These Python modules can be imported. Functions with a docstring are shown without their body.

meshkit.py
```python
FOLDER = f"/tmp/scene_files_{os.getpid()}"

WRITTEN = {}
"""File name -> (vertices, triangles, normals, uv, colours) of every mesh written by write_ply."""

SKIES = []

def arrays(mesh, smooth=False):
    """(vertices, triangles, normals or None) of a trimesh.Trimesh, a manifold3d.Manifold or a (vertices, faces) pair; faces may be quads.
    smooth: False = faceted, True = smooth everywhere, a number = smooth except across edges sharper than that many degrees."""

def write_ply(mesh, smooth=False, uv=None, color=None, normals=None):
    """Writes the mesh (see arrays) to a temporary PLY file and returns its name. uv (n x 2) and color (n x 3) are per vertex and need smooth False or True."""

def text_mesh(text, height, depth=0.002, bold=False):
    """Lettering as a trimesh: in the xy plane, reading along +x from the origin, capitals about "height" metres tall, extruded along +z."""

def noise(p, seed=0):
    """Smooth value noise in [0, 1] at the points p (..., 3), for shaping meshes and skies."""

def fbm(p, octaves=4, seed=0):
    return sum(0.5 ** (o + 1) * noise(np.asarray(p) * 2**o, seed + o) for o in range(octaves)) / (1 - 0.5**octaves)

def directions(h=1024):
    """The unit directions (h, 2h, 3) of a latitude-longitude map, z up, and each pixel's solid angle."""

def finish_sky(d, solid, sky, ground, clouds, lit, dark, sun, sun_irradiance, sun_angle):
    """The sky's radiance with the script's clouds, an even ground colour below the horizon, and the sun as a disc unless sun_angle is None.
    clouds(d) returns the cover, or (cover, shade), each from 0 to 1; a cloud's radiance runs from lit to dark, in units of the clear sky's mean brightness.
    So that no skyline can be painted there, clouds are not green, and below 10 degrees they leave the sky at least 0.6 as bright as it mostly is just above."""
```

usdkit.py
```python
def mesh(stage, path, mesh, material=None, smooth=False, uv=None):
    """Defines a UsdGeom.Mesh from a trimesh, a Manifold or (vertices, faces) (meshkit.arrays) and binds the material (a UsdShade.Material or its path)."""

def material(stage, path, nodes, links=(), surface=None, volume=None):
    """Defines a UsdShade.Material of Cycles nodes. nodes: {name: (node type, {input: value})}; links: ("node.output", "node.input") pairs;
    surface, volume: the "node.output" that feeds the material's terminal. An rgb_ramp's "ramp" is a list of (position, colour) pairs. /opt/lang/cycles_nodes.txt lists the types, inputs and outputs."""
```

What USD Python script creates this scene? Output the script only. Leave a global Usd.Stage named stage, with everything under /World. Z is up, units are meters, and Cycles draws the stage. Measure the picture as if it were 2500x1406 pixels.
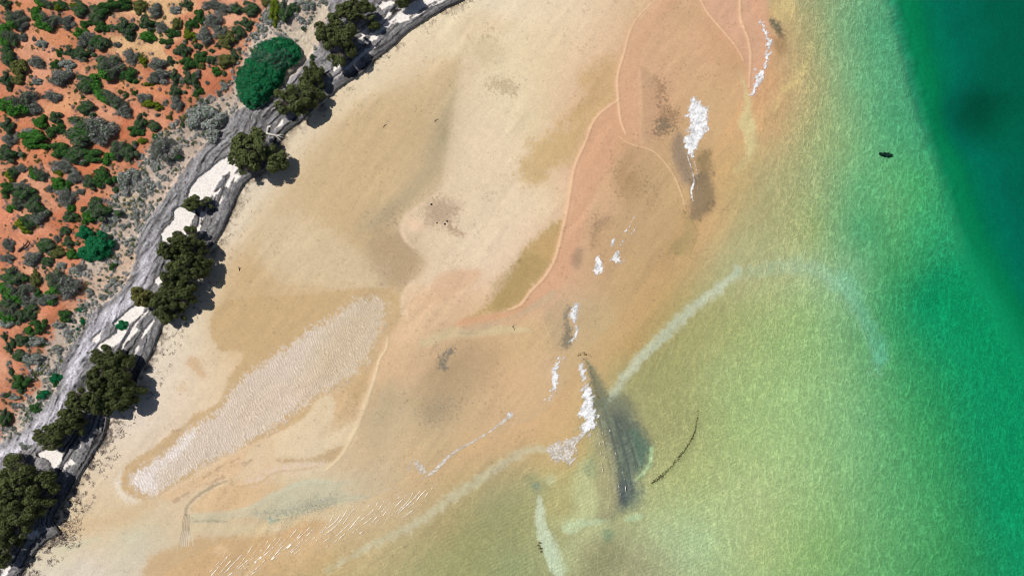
import math, numpy as np, usdkit
from pxr import Usd, UsdGeom, UsdLux, UsdShade, Gf, Sdf, Vt
from scipy import ndimage as ndi
from scipy.interpolate import RBFInterpolator, CubicSpline
from scipy.spatial import cKDTree

# ------------------------------------------------------------------ camera, sky, sun, exposure
stage = Usd.Stage.CreateInMemory()
UsdGeom.SetStageUpAxis(stage, UsdGeom.Tokens.z)
UsdGeom.SetStageMetersPerUnit(stage, 1.0)
UsdGeom.Xform.Define(stage, '/World')
H = 100.0                                   # drone height above the water
cam = UsdGeom.Camera.Define(stage, '/World/camera')
cam.AddTranslateOp().Set(Gf.Vec3d(0, 0, H))
cam.CreateFocalLengthAttr(24.0)
cam.CreateHorizontalApertureAttr(36.0)
cam.CreateVerticalApertureAttr(36.0 * 575 / 1024)
cam.CreateClippingRangeAttr(Gf.Vec2f(1, 3000))
cam.CreateExposureAttr(0.17)
K = np.array([1.355, 1.325, 1.31])            # picture value of a flat white sheet under this sun and sky
EL = math.radians(57)
sun_h = np.array([-0.79, 0.61]); sun_h /= np.linalg.norm(sun_h)
SUN = np.array([sun_h[0] * math.cos(EL), sun_h[1] * math.cos(EL), math.sin(EL)])
sky_m = usdkit.material(stage, '/World/Looks/clear_sky', {
    "s": ("sky_texture", {"sky_type": "single_scattering", "sun_disc": False, "sun_elevation": EL, "sun_rotation": math.atan2(SUN[0], SUN[1])}),
    "b": ("background_shader", {"strength": 0.05})}, [("s.color", "b.color")], surface="b.background")
dome = UsdLux.DomeLight.Define(stage, '/World/sky')
UsdShade.MaterialBindingAPI.Apply(dome.GetPrim()).Bind(sky_m)
sun = UsdLux.DistantLight.Define(stage, '/World/sun')
sun.CreateIntensityAttr(1.02); sun.CreateAngleAttr(0.5); sun.CreateNormalizeAttr(True); sun.CreateColorAttr(Gf.Vec3f(1, 0.95, 0.88))
sun.AddOrientOp().Set(Gf.Quatf(Gf.Rotation(Gf.Vec3d(0, 0, 1), Gf.Vec3d(*SUN)).GetQuat()))

# ------------------------------------------------------------------ helpers
M = 0.06                                    # metres per survey unit (one unit = one pixel of the 2500 wide photograph, at water level)
def lin(c):
    c = np.asarray(c, float) / 255.0
    return np.where(c <= 0.04045, c / 12.92, ((c + 0.055) / 1.055) ** 2.4)
def alb(r, g, b):                           # base colour of a surface that shows as this colour in full sun
    return lin((r, g, b)) / K
def ground_xy(px, py, z=0.0):               # a survey point on terrain of height z, in metres
    f = M * (1 - np.asarray(z) / H)
    return (np.asarray(px, float) - 1250) * f, (703 - np.asarray(py, float)) * f
SX = {'A': 3.125, 'B': 3.5688}
CROP = {'A1': (1100, 0), 'A2': (1700, 0), 'A3': (900, 400), 'A4': (1700, 450), 'A5': (250, 700), 'A6': (900, 800), 'A7': (250, 956), 'A8': (1250, 956),
        'B1': (0, 0), 'B2': (0, 350), 'B3': (0, 700), 'B4': (0, 1012), 'B5': (560, 0)}
def C(crop, pts):
    o, s = CROP[crop], SX[crop[0]]
    return [(o[0] + p[0] / s, o[1] + p[1] / s) + tuple(p[2:]) for p in pts]

X0, X1, Y0, Y1, ST = -90.0, 2590.0, -90.0, 1496.0, 2.3
gx, gy = np.arange(X0, X1, ST), np.arange(Y0, Y1, ST)
NX, NY = len(gx), len(gy)
PX, PY = np.meshgrid(gx, gy)

_lat = {}
def noise(x, y, scale, seed=0):
    """smooth value noise in 0..1, feature size 'scale'"""
    if seed not in _lat:
        _lat[seed] = ndi.spline_filter(np.random.default_rng(1000 + seed).random((256, 256)), 3, mode='grid-wrap')
    v = ndi.map_coordinates(_lat[seed], [np.asarray(y) / scale, np.asarray(x) / scale], order=3, mode='grid-wrap', prefilter=False)
    return v
def fbm(x, y, scale, oct=3, seed=0):
    t, w, s = 0, 0.5, 0
    for o in range(oct):
        t = t + w * noise(x + 37.1 * o, y - 11.3 * o, scale / 2 ** o, seed + o); s += w; w *= 0.55
    return t / s
F = {k: fbm(PX, PY, k, 3, i * 7) - 0.5 for i, k in enumerate((10, 30, 90, 240))}
WHITE = np.random.default_rng(5).random((NY, NX)) - 0.5
G4 = ndi.gaussian_filter(WHITE, 0.7) * 2.2

def chaikin(p, closed, n=2):
    """a smooth curve through the given points"""
    p = np.asarray(p, float)
    if len(p) < 3: return p
    q = np.vstack([p, p[:1]]) if closed else p
    t = np.r_[0, np.cumsum(np.maximum(np.hypot(*np.diff(q[:, :2], axis=0).T), 1e-3) ** .5)]
    k = 2 ** n
    u = np.interp(np.arange((len(q) - 1) * k + (0 if closed else 1)) / k, np.arange(len(q)), t)
    return PchipOrCubic(t, q, closed)(u)
def PchipOrCubic(t, q, closed):
    return CubicSpline(t, q, bc_type='periodic' if closed else 'natural')
def fill(poly, xs, ys):
    out = np.zeros((len(ys), len(xs)), bool)
    a, b = poly, np.roll(poly, -1, 0)
    for j, y in enumerate(ys):
        hit = (a[:, 1] > y) != (b[:, 1] > y)
        if hit.any():
            cr = a[hit, 0] + (y - a[hit, 1]) / (b[hit, 1] - a[hit, 1]) * (b[hit, 0] - a[hit, 0])
            out[j] = (np.searchsorted(np.sort(cr), xs) % 2).astype(bool)
    return out
def sdist(poly, pad=60.0, smooth=2):
    """(row slice, column slice, signed distance in survey units, positive inside) round the polygon"""
    p = chaikin(np.asarray(poly, float)[:, :2], True, smooth)
    i0, i1 = np.searchsorted(gx, [p[:, 0].min() - pad, p[:, 0].max() + pad]); j0, j1 = np.searchsorted(gy, [p[:, 1].min() - pad, p[:, 1].max() + pad])
    sl = slice(max(j0, 0), min(j1, NY)), slice(max(i0, 0), min(i1, NX))
    ins = fill(p, gx[sl[1]], gy[sl[0]])
    d = (ndi.distance_transform_edt(ins) - ndi.distance_transform_edt(~ins)) * ST
    return sl, d
def sstep(x, a, b):
    t = np.clip((x - a) / (b - a), 0, 1)
    return t * t * (3 - 2 * t)
def area(poly, soft=8.0, rag=0.0, rs=30, smooth=2, inner=False, fine=0.0):
    sl, d = sdist(poly, soft + rag * 1.2 + 12, smooth)
    if rag: d = d + rag * 2 * F[rs][sl]
    if fine: d = d + fine * 2 * G4[sl]
    return sl, sstep(d, 0 if inner else -soft, soft)
def line(pts, soft=1.0, rag=0.0, rs=30, sm=3):
    """pts (x, y, half width): a band of varying width"""
    p = chaikin(np.asarray(pts, float), False, sm)
    pad = p[:, 2].max() + soft * 2 + rag * 1.2 + 6
    i0, i1 = np.searchsorted(gx, [p[:, 0].min() - pad, p[:, 0].max() + pad]); j0, j1 = np.searchsorted(gy, [p[:, 1].min() - pad, p[:, 1].max() + pad])
    sl = slice(max(j0, 0), min(j1, NY)), slice(max(i0, 0), min(i1, NX))
    # resample the band densely and take the nearest sample
    seg = np.r_[0, np.cumsum(np.hypot(*np.diff(p[:, :2], axis=0).T))]
    t = np.arange(0, seg[-1], 1.5); q = np.stack([np.interp(t, seg, p[:, k]) for k in range(3)], 1)
    d, k = cKDTree(q[:, :2]).query(np.stack([PX[sl], PY[sl]], -1), distance_upper_bound=pad * 1.5)
    k = np.minimum(k, len(q) - 1)
    e = q[k, 2] - d
    if rag: e = e + rag * 2 * F[rs][sl]
    return sl, sstep(e, -soft, soft)

COL = np.zeros((NY, NX, 3))
def paint(m, rgb, k=1.0):
    sl, a = m
    a = (a * k)[..., None]
    COL[sl] = COL[sl] * (1 - a) + (rgb if isinstance(rgb, np.ndarray) else alb(*rgb)) * a
def rbf(pts, vals, smooth=0.0):
    pts = np.asarray(pts, float); cx, cy = np.linspace(X0, X1, 90), np.linspace(Y0, Y1, 54)
    q = np.stack(np.meshgrid(cx, cy), -1).reshape(-1, 2)
    v = RBFInterpolator(pts / 1000, np.asarray(vals, float), kernel='linear', smoothing=smooth)(q / 1000).reshape(54, 90, -1)
    jj, ii = (PY - Y0) / (Y1 - Y0) * 53, (PX - X0) / (X1 - X0) * 89
    return np.stack([ndi.map_coordinates(v[..., c], [jj, ii], order=3, mode='nearest') for c in range(v.shape[2])], -1)

# ------------------------------------------------------------------ the lie of the land: shore lines (survey units)
SEA_EDGE = [(1260, -90), (1126, 3), (1087, 22), (1036, 53), (994, 81), (952, 120), (910, 151), (891, 176), (857, 196), (818, 224), (790, 247), (742, 291), (700, 322), (686, 345),
            (660, 400), (605, 440), (577, 484), (557, 529), (529, 588), (500, 628), (476, 665), (450, 720), (400, 790), (373, 857), (340, 920), (326, 955), (275, 1005), (258, 1053),
            (238, 1092), (207, 1141), (168, 1208), (134, 1272), (146, 1300), (112, 1320), (70, 1370), (40, 1410), (-90, 1560)]
LAND_EDGE = [(780, -90), (800, 0), (770, 120), (700, 200), (672, 241), (588, 263), (549, 303), (476, 376), (406, 473), (364, 532), (336, 582), (328, 630), (306, 692), (252, 742),
             (224, 762), (196, 815), (157, 868), (135, 952), (84, 1012), (42, 1056), (-10, 1085), (-90, 1140)]
RED_EDGE = [(700, -90), (640, 60), (590, 140), (560, 215), (520, 240), (440, 300), (370, 355), (335, 420), (280, 480), (262, 545), (235, 620), (180, 660), (215, 700), (190, 750),
            (135, 800), (110, 850), (80, 900), (100, 930), (60, 980), (30, 1030), (-10, 1075), (-90, 1120)]
land_poly = [(-400, -400), (1260, -400)] + SEA_EDGE + [(-400, 1560)]
def full(poly, smooth=2):
    p = chaikin(np.asarray(poly, float), True, smooth)
    ins = fill(p, gx, gy)
    return (ndi.distance_transform_edt(ins) - ndi.distance_transform_edt(~ins)) * ST
sd_sea = full(land_poly)                                                              # > 0 landward of the sea edge of the weed bank
sd_land = full([(-400, -400), (780, -400)] + LAND_EDGE + [(-400, 1140)])              # > 0 landward of the bank
sd_red = full([(-400, -400), (700, -400)] + RED_EDGE + [(-400, 1120)])                # > 0 on the red dune

# ------------------------------------------------------------------ colours of tidal flat and sea, first as broad fields
W = '''1900 60 198 160 104;1980 60 168 158 104;2060 60 122 165 110;2140 60 96 160 112;1900 200 203 156 104;2000 200 166 160 105;2100 200 108 168 112;2190 200 88 155 110;1900 320 198 159 104;1960 350 166 163 106
2050 350 140 168 105;2150 350 95 165 110;2230 350 80 155 105;1780 430 195 160 100;1870 440 176 163 108;2000 450 150 163 106;2100 450 98 165 105;2230 450 105 165 100;1750 560 204 163 105;1850 560 176 163 108
1980 560 155 165 100;2100 560 75 155 98;2250 560 105 165 105;1700 650 197 160 103;1800 680 180 170 115;1950 660 165 174 118;2080 680 128 174 122;2180 650 72 152 92;2300 650 40 148 92;1650 780 185 156 92
1800 780 160 166 100;1950 780 145 170 100;2100 760 100 160 102;2270 740 12 142 86;2350 800 10 130 82;1600 900 170 156 95;1750 900 160 170 105;1900 900 150 174 105;2050 900 128 170 105;2200 880 66 150 92
2350 900 22 140 82;2450 950 0 108 72;1650 1050 162 156 96;1800 1050 155 174 105;1950 1050 148 176 108;2100 1030 112 168 104;2250 1030 66 152 90;2400 1050 20 132 80;1680 1180 166 172 106;1850 1200 166 178 115
2000 1200 140 172 105;2150 1200 98 162 96;2300 1200 66 150 90;2450 1200 18 126 76;1700 1330 165 184 130;1850 1350 164 175 110;2000 1350 130 166 92;2150 1350 98 160 92;2300 1350 70 150 86;2460 1350 28 132 80
1550 1380 165 152 108;1600 1290 170 178 125;1250 1380 152 158 104;1100 1380 172 156 97;950 1390 195 160 106;800 1380 206 166 110;650 1380 207 167 115;500 1380 210 176 132;350 1380 216 197 167;200 1380 222 206 182
100 1390 222 206 178;1250 1250 168 152 97;1100 1290 182 152 96;1200 1130 194 162 114;1000 1250 198 169 124;900 1300 203 172 124;750 1290 208 173 128;560 1310 207 186 150;300 1250 216 187 143;220 1300 221 191 147
330 1320 211 200 166;150 1340 219 200 162;250 1150 226 201 167;330 1020 230 210 186;420 900 230 208 179;450 800 226 206 174;500 700 228 208 179;570 565 228 206 174;650 420 229 209 180;760 290 228 206 172
900 195 229 206 168;1000 110 231 206 168;1100 50 231 209 168;1250 30 232 208 171;1400 30 230 201 161;1050 180 222 191 147;950 260 212 179 131;850 330 213 181 131;1000 330 196 167 121;1080 330 180 162 122
750 430 216 187 143;900 450 206 173 123;800 550 209 176 126;650 550 218 190 147;700 600 223 199 162;600 660 206 166 112;580 760 208 170 115;700 720 211 176 126;850 640 196 167 121;960 600 187 157 117
900 720 206 173 123;960 760 206 173 123;1000 480 213 183 140;1200 150 230 206 162;1300 100 229 201 156;1250 250 229 206 163;1150 350 233 206 169;1300 300 224 197 152;1200 430 229 201 163;1150 600 233 206 171
1250 520 231 203 166;1330 500 229 199 157;1080 680 229 196 157;1200 660 229 196 159;1120 720 223 180 137;1050 760 221 181 137;1580 120 213 166 119;1650 60 211 166 116;1700 150 206 161 113;1580 230 216 161 122
1750 230 205 163 108;1780 320 208 165 108;1640 330 201 156 106;1450 360 216 161 121;1480 450 213 163 116;1560 440 186 150 104;1620 430 200 161 110;1440 560 210 161 116;1520 560 190 154 108;1600 560 196 156 106
1650 600 186 151 96;1400 680 211 161 119;1330 740 213 166 123;1420 750 197 167 121;1560 700 198 159 101;1500 800 200 165 110;1550 850 191 151 89;1300 830 209 171 116;1200 830 206 166 116;1000 830 223 181 136
1080 900 190 156 110;960 900 223 176 131;1150 950 200 166 119;1250 920 216 171 119;1330 900 211 172 124;920 1030 201 174 132;1000 980 201 171 126;1080 1040 197 168 122;1150 1080 211 171 119;1280 1020 210 170 120
1380 990 204 166 112;1000 1100 211 176 126;900 1130 206 179 139;700 1150 223 191 147;620 1180 223 181 131;560 1230 221 181 131;750 1080 226 201 162;650 1090 229 196 152;830 1000 211 171 119;700 1230 201 191 152
850 1200 206 186 147;1430 1150 200 166 101;1450 1230 176 166 112;1380 1250 196 166 106;1780 80 222 156 121;2590 1400 10 105 66;2590 700 0 92 68'''
ctl = np.array([[float(v) for v in s.split()] for s in W.replace('\n', ';').split(';')])
ctl[ctl[:, 0] > 1640, 2:] += [5, 5, 8]; ctl[ctl[:, 0] <= 1640, 2:] += [3, 4, 6]
BASE = np.clip(rbf(ctl[:, :2], ctl[:, 2:], 0.002), 0, 255)
COL[:] = lin(BASE) / K

# ------------------------------------------------------------------ sharp-edged patches of the tidal flat
tanc, creamc, salmon, peach = (207, 170, 116), (230, 208, 175), (219, 160, 122), (236, 190, 148)
# wet tan sheet below the shore and the pale shore strip
paint(area([(1126, 130), (1000, 205), (880, 260), (780, 345), (700, 440), (640, 520), (590, 610), (550, 670), (522, 730), (518, 790), (540, 835), (600, 860), (700, 800), (840, 740), (930, 730), (960, 770), (985, 740),
            (985, 700), (1030, 640), (985, 585), (980, 540), (1060, 480), (1085, 420), (1100, 300), (1135, 200)], 30, 14, 30, fine=9), (207, 173, 124), .62)
paint(area([(640, 540), (700, 520), (780, 540), (860, 600), (960, 660), (920, 720), (800, 700), (700, 690), (640, 640)], 30, 16, 30, fine=14), (221, 195, 156), .6)
paint(area([(1145, 160), (1118, 230), (1098, 300), (1085, 380), (1060, 440), (1000, 500), (930, 560), (880, 560), (960, 480), (1030, 410), (1060, 330), (1090, 250)], 34, 6, 30, fine=10), (172, 156, 122), .6)
paint(area([(985, 560), (1030, 620), (1020, 660), (970, 700), (900, 640), (900, 590)], 28, 8, 30, fine=12), (178, 148, 112), .65)
paint(area([(1120, 60), (1180, 30), (1260, 60), (1200, 90), (1120, 110)], 26, 8, 30, fine=6), (222, 188, 142), .4)
paint(area(C('A1', [(160, 330), (330, 300), (420, 420), (300, 500), (170, 560)]), 20, 8, 10, fine=12), (205, 180, 138), .6)
# mid sand bar, its steep left face and the pale crest along it
paint(area([(1142, 132), (1112, 250), (1090, 380), (1072, 470), (1040, 492), (985, 540), (985, 575), (1040, 630), (1048, 650), (1010, 690), (985, 740), (990, 775), (1030, 740), (1070, 690), (1160, 640), (1230, 560), (1240, 400), (1200, 200)],
           14, 5, 30, fine=4), (231, 203, 166), .55)
paint(line([(1072, 470, 3), (1040, 492, 3), (1000, 522, 4), (984, 545, 6), (985, 575, 5), (1010, 605, 3)], 5), (240, 206, 170), .6)
paint(area(C('A3', [(440, 320), (560, 270), (700, 320), (660, 400), (620, 470), (540, 470), (450, 440)]), 20, 6, 10, fine=12), (176, 146, 116), .7)
paint(area(C('A3', [(560, 470), (640, 480), (740, 545), (690, 550), (600, 510)]), 8, 4, 10, fine=10), (180, 146, 112), .65)
paint(area(C('A3', [(300, 410), (430, 470), (420, 520), (300, 480)]), 10), (236, 198, 160), .7)
paint(area(C('A1', [(280, 640), (380, 600), (500, 660), (480, 720), (380, 700)]), 10, 6, 10, fine=14), (196, 172, 132), .75)
# salmon tongue in the lower bar with its pale rim
paint(area(C('A3', [(300, 1080), (320, 1030), (450, 950), (500, 880), (620, 820), (800, 800), (860, 830), (760, 930), (640, 1000), (460, 1110), (330, 1160), (300, 1130)]), 12, 4), (221, 174, 133), .75)
paint(line(C('A3', [(480, 900, 1.2), (450, 950, 1.5), (330, 1020, 2), (300, 1070, 2.4), (290, 1120, 2.4), (300, 1190, 2)]), 2), (243, 205, 165), .8)
paint(line(C('A3', [(340, 900, 5), (280, 980, 6), (250, 1080, 5), (260, 1150, 4)]), 5), (236, 208, 170), .6)
# gold wet hollows beside the big salmon lobes
paint(area([(1500, 135), (1512, 160), (1507, 190), (1508, 236), (1470, 262), (1400, 300), (1360, 300), (1420, 240), (1410, 205), (1405, 195), (1430, 170), (1470, 140)], 24, 12, 30, fine=12), (203, 162, 104), .75)
paint(area([(1500, 245), (1450, 290), (1430, 335), (1410, 385), (1350, 415), (1330, 445), (1280, 450), (1262, 430), (1290, 370), (1300, 345), (1360, 320), (1420, 285)], 22, 14, 30, fine=12), (205, 168, 106), .8)
paint(area([(1372, 535), (1366, 575), (1352, 632), (1330, 668), (1288, 722), (1262, 748), (1190, 768), (1140, 782), (1200, 735), (1235, 690), (1272, 620), (1320, 570)], 12, 7, 30, fine=8), (193, 158, 95), .9)
paint(area([(1215, 680), (1290, 625), (1340, 620), (1330, 660), (1285, 722), (1258, 746), (1200, 762), (1200, 720)], 18, 6, 30, fine=10), (168, 140, 80), .5)
paint(area([(1370, 550), (1385, 525), (1372, 575), (1345, 640), (1300, 600)], 10, 4), (205, 160, 100), .5)
# big salmon sand lobes
paint(area([(1600, -90), (1590, 10), (1545, 62), (1522, 135), (1507, 190), (1509, 240), (1515, 290), (1528, 330), (1570, 350), (1600, 300), (1600, 220), (1570, 150), (1620, 60), (1660, 0), (1660, -90)], 24, 6), (217, 161, 122), .75)
paint(area([(1507, 250), (1452, 292), (1432, 340), (1405, 400), (1390, 480), (1372, 570), (1352, 640), (1290, 722), (1262, 752), (1190, 777), (1112, 797), (1120, 812), (1200, 797), (1300, 765), (1370, 700), (1415, 600), (1440, 500),
            (1480, 420), (1520, 370), (1530, 330), (1518, 280)], 16, 4), salmon, .8)
paint(area(C('A3', [(660, 1240), (700, 1190), (830, 1160), (1000, 1130), (1130, 1110), (1200, 1050), (1230, 1080), (1100, 1160), (900, 1220), (760, 1270), (680, 1270)]), 6), (216, 160, 118), .8)
paint(area([(1690, -90), (1712, 5), (1752, 62), (1800, 120), (1822, 170), (1836, 238), (1862, 195), (1884, 130), (1888, 90), (1872, 20), (1868, -90)], 6, 4), (217, 164, 130), .8)
paint(area([(1690, -90), (1712, 5), (1752, 62), (1800, 120), (1822, 170), (1760, 170), (1720, 90), (1690, 30), (1670, -90)], 20, 6, fine=6), (200, 156, 108), .55)
paint(area([(1560, 60), (1640, 40), (1650, 160), (1600, 200), (1540, 160)], 40), (212, 163, 122), .5)
# weedy brown and slate stains in that basin
paint(area(C('A1', [(1560, 600), (1630, 640), (1630, 780), (1700, 850), (1720, 950), (1660, 1010), (1560, 1030), (1560, 960), (1590, 880), (1580, 760)]), 14, 7, 10, fine=16), (152, 116, 82), .7)
paint(area(C('A1', [(1550, 1010), (1570, 940), (1640, 900), (1700, 980), (1640, 1010), (1560, 1045)]), 10, 5, 10, fine=10), (128, 112, 90), .65)
paint(line(C('A1', [(1440, 540, 3), (1455, 800, 4), (1460, 950, 5), (1470, 1090, 3)]), 6), (224, 178, 134), .7)
paint(area(C('A1', [(1470, 520), (1560, 600), (1580, 760), (1550, 960), (1530, 1080), (1470, 1080), (1460, 800)]), 10), (190, 150, 110), .6)
paint(area(C('A1', [(1780, 1060), (1810, 1150), (1850, 1300), (1860, 1406), (1790, 1400), (1730, 1300), (1690, 1200), (1700, 1080), (1740, 1010)]), 16, 6, 30, fine=5), (140, 122, 104), .75)
paint(area(C('A1', [(1890, 1180), (1980, 1150), (1990, 1260), (1960, 1380), (1900, 1406), (1880, 1300)]), 16, 6, 30, fine=6), (146, 122, 82), .8)
paint(area([(1700, 430), (1735, 430), (1745, 490), (1725, 520), (1690, 540), (1685, 490)], 12, 5, 30, fine=5), (140, 118, 88), .8)
paint(area(C('A3', [(1900, 60), (2050, 80), (2080, 180), (1990, 280), (1920, 220)]), 18, 6, 10, fine=14), (166, 130, 88), .7)
paint(area(C('A3', [(1700, 480), (1840, 400), (1850, 450), (1760, 540), (1720, 640)]), 14, 5, 10, fine=10), (164, 130, 96), .7)
paint(area(C('A3', [(1560, 680), (1620, 640), (1630, 720), (1590, 800), (1550, 760)]), 12, 5, 10), (158, 128, 98), .65)
paint(area(C('A1', [(1280, 1200), (1400, 1120), (1420, 1250), (1380, 1400), (1290, 1380)]), 20, 6, 10, fine=12), (176, 138, 96), .5)
paint(area(C('A1', [(1700, 50), (1830, 60), (1860, 160), (1750, 190), (1690, 120)]), 24, 6, 10, fine=12), (186, 146, 102), .4)
# thin lit edges of the lobes, sunlight painted into the sand colour
lit_crest = (244, 194, 148)
LOBES = [[(1590, 10, .6), (1545, 62, 1.0), (1522, 135, 2), (1507, 190, 2.6), (1509, 240, 2.8), (1514, 290, 2.4), (1522, 315, 2), (1528, 330, 1.4)],
         [(1507, 246, 2.2), (1452, 292, 2.2), (1432, 340, 2.4), (1405, 400, 2.8), (1394, 450, 3), (1382, 520, 3.2), (1366, 590, 3.2), (1354, 632, 3.2), (1326, 680, 2.6), (1290, 718, 2.6), (1272, 742, 2.6), (1240, 756, 2)],
         [(1512, 335, .8), (1540, 352, 1.4), (1575, 362, 1.6), (1600, 374, 1.4), (1625, 400, 1.4), (1645, 430, 1.4), (1662, 470, 1.6), (1672, 500, 1.6)],
         [(1690, -90, 2), (1712, 5, 1.6), (1752, 62, 1.8), (1800, 120, 1.4), (1815, 150, 1)],
         [(1800, -90, 2), (1806, 5, 2.2), (1808, 50, 3), (1822, 85, 2.4), (1832, 130, 2.4), (1831, 170, 1.8), (1828, 215, 1.2)]]
for L in LOBES: paint(line(L, 1.6), lit_crest, .85)
for pts, k in (([(1512, 335), (1560, 352), (1600, 374), (1640, 420), (1665, 470), (1685, 520), (1700, 560), (1696, 592), (1680, 632), (1640, 690), (1590, 750), (1530, 800), (1500, 760), (1470, 700), (1440, 640), (1460, 560), (1520, 500), (1500, 400)], .28),):
    paint(area(pts, 8, 4, 30), (196, 156, 104), k)
paint(area(C('A3', [(2400, 380), (2450, 430), (2490, 500), (2480, 600), (2440, 680), (2380, 700), (2300, 640), (2360, 560), (2400, 480)]), 14, 5, fine=8), (170, 150, 96), .55)
paint(line([(1672, 500, 1), (1690, 540, 1.4), (1700, 565, 1.5), (1696, 592, 1), (1682, 628, .8)], 2), (150, 128, 84), .5)
paint(area(C('A1', [(2230, 600), (2265, 700), (2290, 800), (2310, 900), (2320, 1050), (2270, 1200), (2240, 1050), (2200, 950), (2230, 850), (2250, 760)]), 8, 5, 30, fine=5), (216, 196, 140), .8)
paint(area(C('A2', [(590, 30), (700, 0), (760, 60), (640, 180), (580, 140)]), 12, 8, 30, fine=6), (214, 182, 118), .6)
paint(area(C('A2', [(545, 150), (600, 150), (660, 230), (650, 300), (620, 260), (570, 200)]), 8, 4, 30, fine=5), (98, 98, 82), .85)
paint(area(C('A2', [(590, 300), (650, 260), (700, 380), (640, 420), (600, 380)]), 16, 5, fine=5), (160, 122, 82), .6)
paint(line(C('A2', [(880, 340, 2), (840, 480, 6), (740, 640, 7), (640, 720, 4), (600, 860, 3)]), 8, 6, 10), (214, 186, 118), .55)
paint(line(C('A2', [(330, 560, 4), (390, 760, 8), (380, 880, 14), (420, 1000, 12), (430, 1150, 8), (300, 1300, 6)]), 8, 5, 30), (206, 190, 134), .35)

# lower flats: big rippled bar and the wet channel round it
bar = C('A5', [(2090, 90), (2145, 110), (2150, 210), (2110, 330), (2060, 450), (2000, 560), (1900, 680), (1780, 745), (1600, 850), (1400, 1000), (1200, 1130), (1000, 1250), (800, 1350), (680, 1406)]) + \
      C('A7', [(440, 765), (380, 775), (330, 765), (260, 725), (232, 670), (250, 630), (330, 580), (420, 520), (560, 400)]) + \
      C('A5', [(700, 1080), (830, 985), (910, 910), (950, 840), (1020, 750), (1110, 670), (1230, 585), (1340, 500), (1480, 420), (1560, 330), (1700, 270), (1830, 170), (1960, 100)])
chan = C('A5', [(2250, 60), (2240, 300), (2150, 400), (2110, 520), (2030, 680), (1980, 900), (1850, 780), (1740, 800), (1600, 950), (1400, 1080), (1250, 1150), (1060, 1240), (850, 1340)]) + \
       C('A7', [(440, 790), (330, 822), (240, 810), (160, 760), (135, 690), (150, 610), (220, 520), (330, 460), (420, 400), (470, 350), (600, 270), (700, 170), (830, 120), (900, 60), (950, -60)]) + \
       C('A5', [(1000, 640), (1080, 540), (1020, 490), (930, 490), (840, 400), (850, 200), (1000, 100), (1500, 60), (1900, 20)])
paint(area(chan, 5, 4, 30, smooth=2, fine=5), (205, 168, 116), .88)
paint(area(C('A7', [(120, 640), (150, 600), (140, 690), (165, 765), (240, 815), (290, 830), (220, 850), (130, 790), (100, 700)]), 8, 4, 10, fine=8), (240, 226, 205), .7)
paint(area(C('A5', [(640, 560), (720, 540), (760, 600), (790, 690), (740, 680), (680, 630)]), 10, 5, 10, fine=7), (212, 170, 122), .75)
paint(area(C('A5', [(560, 770), (620, 740), (640, 780), (590, 800)]), 8, 5, 10, fine=9), (220, 184, 140), .6)
barm = area(bar, 10, 8, 10, fine=12)
paint(barm, (217, 198, 178), .85)
paint(area(C('A5', [(2050, 100), (2145, 110), (2150, 210), (2060, 450), (2000, 560), (1830, 700), (1500, 800), (1600, 560), (1750, 300)]), 40, 10, fine=14), (206, 180, 142), .85)
paint(area(C('A5', [(1100, 800), (1500, 700), (1700, 760), (1500, 900), (1200, 1080), (1000, 1080)]), 30, 10, fine=14), (214, 186, 158), .5)
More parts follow.
